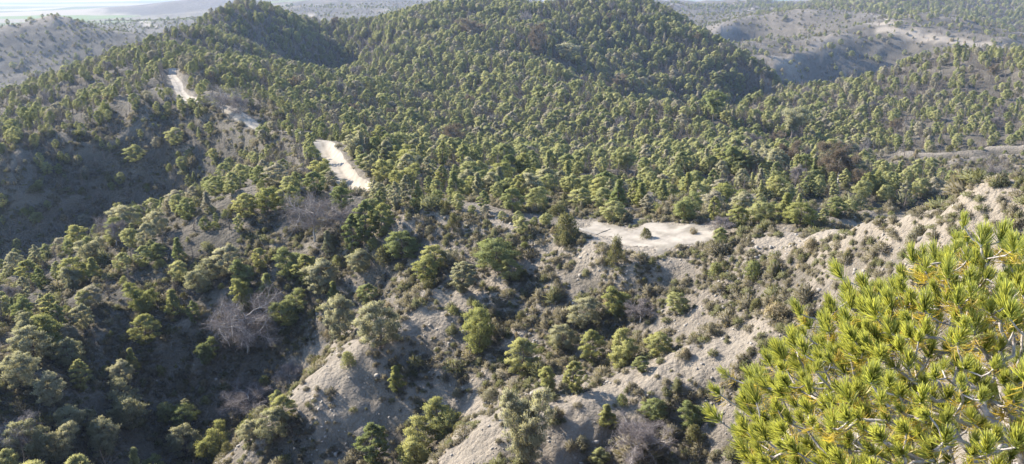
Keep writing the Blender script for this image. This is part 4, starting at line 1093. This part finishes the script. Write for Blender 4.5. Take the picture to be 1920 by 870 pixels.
def scatter(name, items, protos, mat, kindword, seed=1):
    """the uncounted rest: one object, geometry nodes setting copies of the given parts on its points
    items: (x, y, sx, sz, rz, index); protos: list of lists of objects"""
    a = np.array(items, float)
    me_ = bpy.data.meshes.new(name)
    me_.vertices.add(len(a))
    me_.vertices.foreach_set('co', np.c_[a[:, 0], a[:, 1], ground(a[:, 0], a[:, 1]) - 0.05].astype(np.float32).ravel())
    for nm, ty, dat, fld_ in (('rot', 'FLOAT_VECTOR', np.c_[a[:, 4] * 0, a[:, 4] * 0, a[:, 4]], 'vector'), ('scl', 'FLOAT_VECTOR', np.c_[a[:, 2], a[:, 2], a[:, 3]], 'vector'), ('pid', 'INT', a[:, 5].astype(np.int32), 'value')):
        at_ = me_.attributes.new(nm, ty, 'POINT'); at_.data.foreach_set(fld_, np.asarray(dat, np.int32 if ty == 'INT' else np.float32).ravel())
    o = link(name, me_)
    ng = bpy.data.node_groups.new(name, 'GeometryNodeTree')
    ng.interface.new_socket('Geometry', in_out='INPUT', socket_type='NodeSocketGeometry')
    ng.interface.new_socket('Geometry', in_out='OUTPUT', socket_type='NodeSocketGeometry')
    nn, ll = ng.nodes, ng.links
    gi, go = nn.new('NodeGroupInput'), nn.new('NodeGroupOutput')
    jo = nn.new('GeometryNodeJoinGeometry')
    for pr in reversed(protos):
        gti = nn.new('GeometryNodeGeometryToInstance')
        for ob in pr:
            oi = nn.new('GeometryNodeObjectInfo'); oi.transform_space = 'ORIGINAL'; oi.inputs['As Instance'].default_value = False
            oi.inputs['Object'].default_value = ob[0]
            src = oi.outputs['Geometry']
            sm = nn.new('GeometryNodeSetMaterial'); sm.inputs['Material'].default_value = ob[1] or mat
            ll.new(src, sm.inputs['Geometry']); ll.new(sm.outputs[0], gti.inputs[0])
        ll.new(gti.outputs[0], jo.inputs[0])
    ip = nn.new('GeometryNodeInstanceOnPoints'); ip.inputs['Pick Instance'].default_value = True

    def attr(nm, ty):
        k = nn.new('GeometryNodeInputNamedAttribute'); k.data_type = ty; k.inputs['Name'].default_value = nm
        return k.outputs[0]
    ll.new(gi.outputs[0], ip.inputs['Points']); ll.new(jo.outputs[0], ip.inputs['Instance'])
    ll.new(attr('pid', 'INT'), ip.inputs['Instance Index'])
    e2r = nn.new('FunctionNodeEulerToRotation'); ll.new(attr('rot', 'FLOAT_VECTOR'), e2r.inputs[0]); ll.new(e2r.outputs[0], ip.inputs['Rotation'])
    ll.new(attr('scl', 'FLOAT_VECTOR'), ip.inputs['Scale'])
    ll.new(ip.outputs[0], go.inputs[0])
    md = o.modifiers.new('scatter', 'NODES'); md.node_group = ng
    tag(o, kind='stuff')
    return o


# ---- pines: the 300 that show largest are things, the rest of the wood is one mass
NIND = 300
hpx, ppx, ppy = seen_px(pines, 0.8)
order = np.argsort(-hpx)
ind = [i for i in order[:NIND] if hpx[i] > 0]
sz_cut = np.quantile(hpx[ind], [0.33, 0.72])


def sizeword(h): return 'small' if h < sz_cut[0] else ('medium' if h < sz_cut[1] else 'large')


lab = words([(f'{sizeword(hpx[i])} {PCOL[pines[i][5]][1]} {PINES[pines[i][4]][9]} pine', ppx[i], ppy[i]) for i in ind])
proto_p = {}
for i, L_ in zip(ind, lab):
    x, y, H, Wd, fo, c_, rz = pines[i]
    e = place('pine_tree', (('trunk', PM[fo][0]), ('crown', PM[fo][1])), x, y, Wd / PINES[fo][3], H / 5.0, rz, (M['bark'], M[PCOL[c_][0]]), rng.normal(0, 0.03))
    tag(e, L_, 'pine tree', 'pines on the slopes')
    proto_p.setdefault(fo, list(e.children))
for fo in range(8):
    if fo not in proto_p:
        i = next(j for j in order if pines[j][4] == fo and hpx[j] > 0)
        x, y, H, Wd, fo, c_, rz = pines[i]; ind.append(i)
        e = place('pine_tree', (('trunk', PM[fo][0]), ('crown', PM[fo][1])), x, y, Wd / PINES[fo][3], H / 5.0, rz, (M['bark'], M[PCOL[c_][0]]))
        tag(e, words([(f'{PCOL[c_][1]} {PINES[fo][9]} pine', ppx[i], ppy[i])])[0], 'pine tree', 'pines on the slopes')
        proto_p[fo] = list(e.children)
sind = set(ind)
rest = [(p[0], p[1], p[3] / PINES[p[4]][3], p[2] / 5.0, p[6], p[4]) for i, p in enumerate(pines) if i not in sind]


def pr_(d, k):
    return [(next(c for c in d[k] if c.name.startswith('trunk')), M['bark']), (next(c for c in d[k] if c.name.startswith('crown')), None)]


scatter('pine_forest', rest, [pr_(proto_p, k) for k in range(8)], M['pine_wood'], 'forest')
print('PINES', len(pines), 'individual', len(ind))

# ---- dead trees
hd, dpx, dpy = seen_px(deads, 0.8)
nd = [i for i in range(len(deads)) if hd[i] > 12]
nd = [i for i in nd if deads[i][6]] + sorted([i for i in nd if not deads[i][6]], key=lambda i: -hd[i])[:120]
auto = [i for i in nd if not deads[i][6]]
labs = dict(zip(auto, words([(f'{"rusty" if deads[i][4] == 2 else "grey"} leafless dead tree', dpx[i], dpy[i]) for i in auto])))
for i in nd:
    x, y, H, Wd, fo, rz, L_ = deads[i]
    dm = DEAD[fo]
    e = place('dead_tree', (('trunk', dm[0]), ('twigs', dm[1])), x, y, Wd / (5.0, 6.2, 4.2)[fo], H / 5.0, rz, (M['bleached'], M['rust'] if fo == 2 else M['twigs']), rng.normal(0, 0.06))
    tag(e, L_ or labs[i], 'dead tree', 'dead trees on the slopes')
print('DEAD', len(deads), len(nd))

# ---- shrubs
hb_, bpx, bpy_ = seen_px(bushes, 0.7)
ordb = [i for i in np.argsort(-hb_ * np.array([1.0 if b[7] is None else 50 for b in bushes])) if hb_[i] > 0]
indb = ordb[:300]
auto = [i for i in indb if bushes[i][7] is None]
bcut = np.quantile(hb_[auto], [0.35, 0.75])
labs = dict(zip(auto, words([(f'{"small" if hb_[i] < bcut[0] else "medium" if hb_[i] < bcut[1] else "large"} {BCOL[bushes[i][5]][1]} {BUSH[bushes[i][4]][3]} shrub', bpx[i], bpy_[i]) for i in auto])))
proto_b = {}
for i in indb:
    x, y, H, Wd, fo, c_, rz, L_ = bushes[i]
    bm_ = BUSH[fo]
    e = place('shrub', (('stems', bm_[0][0]), ('foliage', bm_[0][1])), x, y, Wd / bm_[2], H / bm_[1], rz, (M['bark'], M[BCOL[c_][0]]))
    tag(e, L_ or labs[i], 'shrub', 'shrubs on the slopes')
    proto_b.setdefault(fo, list(e.children))
sindb = set(indb)
for c_ in range(4):
    rest = [(p[0], p[1], p[3] / BUSH[p[4]][2], p[2] / BUSH[p[4]][1], p[6], p[4]) for i, p in enumerate(bushes) if i not in sindb and p[5] == c_]
    prs = [[(next(q for q in proto_b[k] if q.name.startswith('foliage')), None)] for k in sorted(proto_b)]
    scatter('shrub_cover', rest, prs, M[BCOL[c_][0]], 'shrubs')
print('BUSH', len(bushes), len(indb))

# ---- low scrub and stones: nobody could count them
scr = []
for r0, r1, cell in ((45, 75, 0.42), (75, 130, 0.5), (130, 260, 1.15)):
    x, y = jitter_grid(cell, r0, r1)
    z_ = zones(x, y)
    k = (rng.random(len(x)) < z_[:, 3] * np.clip(0.65 + 1.1 * fbm(x, y, 5, 2, 85), 0.04, 1) * (0.3 + 0.7 * smooth(0.6, 2.6, d_crest(x, y)))) & (sd_clear(x, y) > 0.3)
    for k_, L_ in track_xy.items():
        k &= near_line(x, y, L_, 8)[0] > TRACKS[k_][1] + 0.2
    x, y = x[k], y[k]
    k = sees(x, y, np.full(len(x), 0.6)); x, y = x[k], y[k]
    for a_, b_ in zip(x, y):
        s_ = math.exp(rng.normal(-0.12, 0.42)) * (1 if r1 < 200 else 1.5)
        scr.append((a_, b_, s_, s_ * rng.uniform(0.7, 1.2), rng.uniform(0, 6.28), int(rng.integers(0, 3))))


def tuft(seed, H, Wd, k, card, up):
    g = np.random.default_rng(seed)
    b = MB()
    d = g.normal(size=(k, 3)); d[:, 2] = np.abs(d[:, 2]) * up; d /= np.linalg.norm(d, axis=1)[:, None]
    rr = g.uniform(0.35, 1.0, k)[:, None]
    P = d * rr * np.array([Wd / 2, Wd / 2, H]); P[:, 2] += 0.03
    b.cards(P, d * [1, 1, 1.5] + g.normal(0, 0.3, (k, 3)), card[0] * g.uniform(0.6, 1.3, k), card[1], g, d + g.normal(0, 0.3, (k, 3)))
    return b.mesh('tuft')


# the scrub patch carries its three tuft shapes as ordinary meshes at its own lowest corner
tf = [tuft(401, 0.42, 0.8, 380, (0.12, 0.035), 0.8), tuft(402, 0.5, 0.6, 260, (0.20, 0.022), 1.2), tuft(403, 0.3, 0.95, 380, (0.10, 0.04), 0.6)]
tobj = []
for t_ in tf:
    a_ = scr.pop(int(rng.integers(0, len(scr))))
    o = link('low_scrub', t_, None, M['scrub'])
    o.location = (a_[0], a_[1], float(ground(a_[0], a_[1]))); o.scale = (a_[2], a_[2], a_[3])
    tag(o, kind='stuff')
    tobj.append(o)
scatter('low_scrub', scr, [[(o, None)] for o in tobj], M['scrub'], 'scrub')
dry = []
x, y = jitter_grid(1.7, 45, 130)
z_ = zones(x, y)
k = (rng.random(len(x)) < 0.35 * z_[:, 3] * (fbm(x, y, 14, 2, 87) > 0.0)) & clear_of(x, y, 0.3)
x, y = x[k], y[k]; k = sees(x, y, np.full(len(x), 0.5))
for a_, b_ in zip(x[k], y[k]):
    s_ = math.exp(rng.normal(-0.2, 0.35)); dry.append((a_, b_, s_, s_, rng.uniform(0, 6.28), 0))
scatter('dry_grass', dry, [[(tobj[1], None)]], M['dry'], 'grass')
g = np.random.default_rng(5)
b = MB()
bx_ = np.array([[-1, -1, -1], [1, -1, -1], [1, 1, -1], [-1, 1, -1], [-1, -1, 1], [1, -1, 1], [1, 1, 1], [-1, 1, 1]]) * 0.5
bf = np.array([[0, 3, 2, 1], [4, 5, 6, 7], [0, 1, 5, 4], [1, 2, 6, 5], [2, 3, 7, 6], [3, 0, 4, 7]])
x, y = jitter_grid(0.5, 45, 118)
z_ = zones(x, y)
k = (rng.random(len(x)) < 0.6 * np.clip(fbm(x, y, 8, 2, 88) + 0.45, 0, 1)) & (z_[:, 0] < 0.3) & clear_of(x, y, 0.2)
x, y = x[k], y[k]; k = sees(x, y, np.full(len(x), 0.3)); x, y = x[k], y[k]
zs = ground(x, y)
for a_, b_, c_ in zip(x, y, zs):
    s_ = min(0.10 * math.exp(g.normal(0, 0.5)), 0.28)
    v = (bx_ + g.normal(0, 0.12, bx_.shape)) * s_ * g.uniform(0.6, 1.6, 3)
    t_ = g.uniform(0, 6.28); ca, sn = math.cos(t_), math.sin(t_)
    v = np.c_[v[:, 0] * ca - v[:, 1] * sn, v[:, 0] * sn + v[:, 1] * ca, v[:, 2]]
    b.add(v + [a_, b_, c_], bf)
tag(link('loose_stones', b.mesh('loose_stones'), None, M['stone']), kind='stuff')
print('SCRUB', len(scr), 'DRY', len(dry), 'STONES', len(x))

# ------------------------------------------------------------------ the pine whose branches reach into the lower right corner
def cam_pt(px, py, dist):
    a, b, c = ray(px, py)
    v = np.array([float(a), float(b), float(c)])
    return v / np.linalg.norm(v) * dist + np.array([0, 0, ZC])


def needle_mat(name, c0, c1, tip):
    m, nt, out = new_mat(name)
    oi = N(nt, 'ShaderNodeObjectInfo')
    c = mixc(nt, oi.outputs['Random'], c0, c1)
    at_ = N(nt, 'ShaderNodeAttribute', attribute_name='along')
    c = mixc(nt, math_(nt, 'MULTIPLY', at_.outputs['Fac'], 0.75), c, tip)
    d = N(nt, 'ShaderNodeBsdfPrincipled'); d.inputs['Roughness'].default_value = 0.45; d.inputs['Specular IOR Level'].default_value = 0.3
    t = N(nt, 'ShaderNodeBsdfTranslucent')
    nt.links.new(c, d.inputs['Base Color']); nt.links.new(mixc(nt, 1.0, c, (1.3, 1.25, 0.6), 'MULTIPLY'), t.inputs[0])
    mx = N(nt, 'ShaderNodeMixShader'); mx.inputs[0].default_value = 0.5
    nt.links.new(d.outputs[0], mx.inputs[1]); nt.links.new(t.outputs[0], mx.inputs[2]); nt.links.new(mx.outputs[0], out.inputs[0])
    return m


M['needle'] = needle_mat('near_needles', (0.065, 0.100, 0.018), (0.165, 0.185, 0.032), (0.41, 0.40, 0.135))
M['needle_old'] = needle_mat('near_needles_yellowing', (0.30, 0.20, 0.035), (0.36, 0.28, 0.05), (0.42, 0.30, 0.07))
m, nt, out = new_mat('near_twig_bark')
diffuse(nt, out, ramp(nt, [(0.3, (0.16, 0.135, 0.12)), (0.7, (0.36, 0.325, 0.30))], noise(nt, 40, 4)), 0.85, noise(nt, 160, 3), 0.003)
M['twig'] = m


def needle_tuft(seed, k, Ls, spread, old):
    """brush of needles at the end of a twig, axis +Z, foot at the origin"""
    g = np.random.default_rng(seed)
    V, Q, AL = [], [], []
    nv = 0
    for part in range(2):
        kk = k if part == 0 else int(k * old)
        o0, o1 = (0.0, 0.055) if part == 0 else (-0.05, 0.0)
        for i in range(kk):
            t = g.random()
            an = g.uniform(0, 6.283)
            th = R(spread * (1.15 - 0.85 * t) * g.uniform(0.6, 1.2)) if part == 0 else R(g.uniform(55, 95))
            L = Ls * 0.82 * g.uniform(0.75, 1.15)
            d0 = np.array([math.sin(th) * math.cos(an), math.sin(th) * math.sin(an), math.cos(th)])
            d1 = d0 + np.array([0, 0, 0.25]) + g.normal(0, 0.08, 3); d1 /= np.linalg.norm(d1)
            p0 = np.array([0, 0, o0 + (o1 - o0) * t]); p1 = p0 + d0 * L * 0.5; p2 = p1 + d1 * L * 0.5
            s = np.cross(d0, g.normal(size=3)); s /= np.linalg.norm(s)
            w = 0.0017
            V += [p0 - s * w * 0.6, p0 + s * w * 0.6, p1 - s * w, p1 + s * w, p2 - s * w * 0.5, p2 + s * w * 0.5]
            Q += [[nv, nv + 1, nv + 3, nv + 2], [nv + 2, nv + 3, nv + 5, nv + 4]]
            AL += [0, 0, 0.45, 0.45, 1, 1]
            nv += 6
    n0 = 2 * k
    me_ = make_mesh('needle_tuft', np.array(V), np.array(Q))
    at_ = me_.attributes.new('along', 'FLOAT', 'POINT'); at_.data.foreach_set('value', np.array(AL, np.float32))
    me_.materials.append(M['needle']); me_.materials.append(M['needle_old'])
    mi = np.zeros(len(Q), np.int32); mi[n0:] = 1
    me_.polygons.foreach_set('material_index', mi)
    return me_


TUFTS = [needle_tuft(501 + i, kk, L_, sp, od) for i, (kk, L_, sp, od) in enumerate([(125, 0.075, 50, 0.0), (130, 0.07, 44, 0.15), (105, 0.082, 56, 0.3), (120, 0.065, 48, 0.08), (80, 0.07, 60, 0.7), (140, 0.08, 40, 0.05)])]

NEAR = [(1345, 830), (1338, 760), (1362, 700), (1420, 655), (1440, 635), (1490, 590), (1505, 575), (1560, 548), (1590, 515), (1640, 530), (1690, 490), (1735, 470), (1790, 425), (1815, 415), (1850, 445), (1925, 440), (2120, 470), (2250, 700), (2230, 1000), (1900, 1090), (1500, 1040), (1360, 920)]
NP = np.array(NEAR, float)
NP += (np.array([1900, 860]) - NP) * [0.09, 0.05]
g = np.random.default_rng(77)
CEN = cam_pt(1850, 830, 3.55)
tips = []
tries = 0
while len(tips) < 1150 and tries < 60000:
    tries += 1
    p = np.array([g.uniform(1330, 2260), g.uniform(405, 1090)])
    if not in_poly(p[:1], p[1:], NP)[0]:
        continue
    e = float(dist_poly(p[:1], p[1:], NP)[0])
    thin = 0.6 if (1640 < p[0] < 1990 and p[1] > 640) else 1.0    # the more open middle of the crown
    if g.random() > thin:
        continue
    k = math.sqrt(min(1, e / 230))
    D = 3.55 + (-0.95 if g.random() < 0.62 else 0.85) * k * g.uniform(0.25, 1)
    P = cam_pt(p[0], p[1], D)
    if tips and np.min(np.linalg.norm(np.array(tips) - P, axis=1)) < 0.043:
        continue
    tips.append(P)
tips += [cam_pt(px, py, d) for px, py, d in [(1808, 424, 3.3), (1790, 470, 3.3), (1500, 588, 3.4), (1580, 522, 3.45), (1600, 560, 3.4), (1730, 480, 3.4), (1712, 492, 3.42), (1875, 452, 3.3), (1840, 460, 3.3), (1900, 470, 3.2), (1365, 705, 3.5), (1350, 740, 3.5), (1350, 790, 3.5)]]
tips = np.array(tips)
base = cam_pt(2010, 1180, 3.75)
gb = float(ground(base[0], base[1]))
foot = np.array([base[0] + 0.15, base[1] + 0.1, gb - 0.1])
trunk_pts = np.array([foot, foot * 0.45 + base * 0.55 + [0.05, 0, 0], base, cam_pt(1960, 980, 3.7), cam_pt(1910, 830, 3.62), cam_pt(1880, 700, 3.55), cam_pt(1850, 590, 3.5)])
nodes = [list(p) for p in polyline(trunk_pts[2:], 0.1)]
plen = list(np.cumsum([0] + [np.linalg.norm(np.subtract(a, b)) for a, b in zip(nodes[1:], nodes[:-1])]))
limb = [-1] * len(nodes); parent = [max(0, i - 1) for i in range(len(nodes))]
chains = []
order_t = np.argsort(np.linalg.norm(tips - CEN, axis=1))
nlimb = 0
tdir = []
for ti in order_t:
    T = tips[ti]
    Pn = np.array(nodes); dd = np.linalg.norm(Pn - T, axis=1)
    rise = np.clip((Pn[:, 2] - T[2]), 0, None)
    out_ = T - CEN; out_ = out_ / (np.linalg.norm(out_) + 1e-6)
    td = out_ * 0.65 + np.array([0, 0, 0.75]) + g.normal(0, 0.22, 3); td /= np.linalg.norm(td)
    j = int(np.argmin(dd + 0.30 * np.array(plen) + 0.8 * rise + np.where(dd < 0.05, 1, 0)))
    A0 = Pn[j]
    L_ = dd[j]
    m1 = A0 + (T - A0) * 0.5 - td * L_ * 0.13 + g.normal(0, 0.02, 3) * L_ / 0.3
    path = np.array([A0, A0 * 0.56 + m1 * 0.44 + (T - A0) * 0.02, m1, m1 * 0.45 + T * 0.55 - td * L_ * 0.05, T])
    if L_ > 0.35: path = polyline(path, 0.09)
    lid = limb[j]
    if lid < 0:
        lid = nlimb; nlimb += 1
    prev = j
    ids = [j]
    for q in path[1:]:
        nodes.append(list(q)); plen.append(plen[prev] + float(np.linalg.norm(q - np.array(nodes[prev])))); limb.append(lid); parent.append(prev)
        prev = len(nodes) - 1; ids.append(prev)
    chains.append((ids, lid, ti)); tdir.append(td)
cnt = np.zeros(len(nodes))
for ids, lid, ti in chains:
    k = ids[-1]
    while True:
        cnt[k] += 1
        if parent[k] == k or k == 0: break
        k = parent[k]
rad = 0.0027 * np.maximum(cnt, 1) ** 0.40
near = bpy.data.objects.new('pine_tree', None)
near.location = foot; near.empty_display_size = 0.3
col.objects.link(near)
tag(near, 'nearest pine, sunlit yellow-green needle tufts on pale twigs in the lower right corner', 'pine tree', 'pines on the slopes')
mbt = MB(); tp = polyline(trunk_pts, 0.12)
mbt.tube(tp - foot, np.linspace(0.075, 0.014, len(tp)), 9)
link('trunk', mbt.mesh('trunk', True), near, M['twig'])
wood = {}
for ids, lid, ti in chains:
    P = np.array([nodes[k] for k in ids]) - foot
    rr = rad[ids].copy(); rr[0] = min(rr[0], rr[1] * 1.15)
    wood.setdefault(lid, MB()).tube(P, rr, 5)
for lid in sorted(wood):
    link('branch', wood[lid].mesh('branch', True), near, M['twig'])


def frame(td, spin):
    from mathutils import Vector
    q = Vector(td).to_track_quat('Z', 'Y')
    from mathutils import Quaternion
    return q @ Quaternion((0, 0, 1), spin)


tp_px = []
for (ids, lid, ti), td in zip(chains, tdir):
    x_, y_, _ = project(*[tips[ti][k] for k in range(3)])
    inside = (0 < x_ < 1935) and (0 < y_ < 885)
    tp_px.append((not inside, np.linalg.norm(tips[ti] - [0, 0, ZC])))
rank = sorted(range(len(chains)), key=lambda i: tp_px[i])
extra = MB(); ex_mi = []; ex_al = []
for n_, i in enumerate(rank):
    ids, lid, ti = chains[i]
    mt = TUFTS[int(g.choice(6, p=[.26, .2, .12, .2, .07, .15]))]
    s_ = g.uniform(0.5, 0.92); q = frame(tdir[i], g.uniform(0, 6.28))
    loc = tips[ti] - foot - np.array(tdir[i]) * 0.01
    if n_ < 300:
        o = bpy.data.objects.new('needle_tuft', mt); o.parent = near; col.objects.link(o)
        o.location = loc; o.rotation_mode = 'QUATERNION'; o.rotation_quaternion = q; o.scale = (s_,) * 3
    else:
        v = np.empty(len(mt.vertices) * 3, np.float32); mt.vertices.foreach_get('co', v); v = v.reshape(-1, 3)
        f = np.empty(len(mt.loops), np.int32); mt.loops.foreach_get('vertex_index', f)
        mi = np.empty(len(mt.polygons), np.int32); mt.polygons.foreach_get('material_index', mi)
        al = np.empty(len(v), np.float32); mt.attributes['along'].data.foreach_get('value', al)
        Rm = np.array(q.to_matrix())
        extra.add(v @ Rm.T * s_ + loc, f.reshape(-1, 4)); ex_mi.append(mi); ex_al.append(al)
if ex_mi:
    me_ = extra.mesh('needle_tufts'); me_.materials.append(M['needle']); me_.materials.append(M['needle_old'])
    me_.polygons.foreach_set('material_index', np.concatenate(ex_mi))
    at_ = me_.attributes.new('along', 'FLOAT', 'POINT'); at_.data.foreach_set('value', np.concatenate(ex_al))
    tag(link('inner_needles', me_, near), kind='stuff')
print('NEAR tips', len(tips), 'limbs', nlimb)

# ------------------------------------------------------------------ the air
zlo = float(GZ.min()) - 1.5; zhi = ZC + 40
hx, hy0, hy1 = 13500.0, -60.0, 14300.0
v = np.array([[sx * hx, y_, z_] for z_ in (zlo, zhi) for y_ in (hy0, hy1) for sx in (-1, 1)])
f = np.array([[0, 1, 3, 2], [4, 6, 7, 5], [0, 4, 5, 1], [2, 3, 7, 6], [0, 2, 6, 4], [1, 5, 7, 3]])[:, ::-1]
m, nt, out = new_mat('haze_air')
pv = N(nt, 'ShaderNodeVolumePrincipled')
pv.inputs['Color'].default_value = (0.50, 0.63, 0.90, 1)
pv.inputs['Density'].default_value = HAZE
pv.inputs['Anisotropy'].default_value = 0.2
nt.links.new(pv.outputs[0], out.inputs['Volume'])
M['haze'] = m
tag(link('haze', make_mesh('haze', v, f), None, m), kind='stuff')
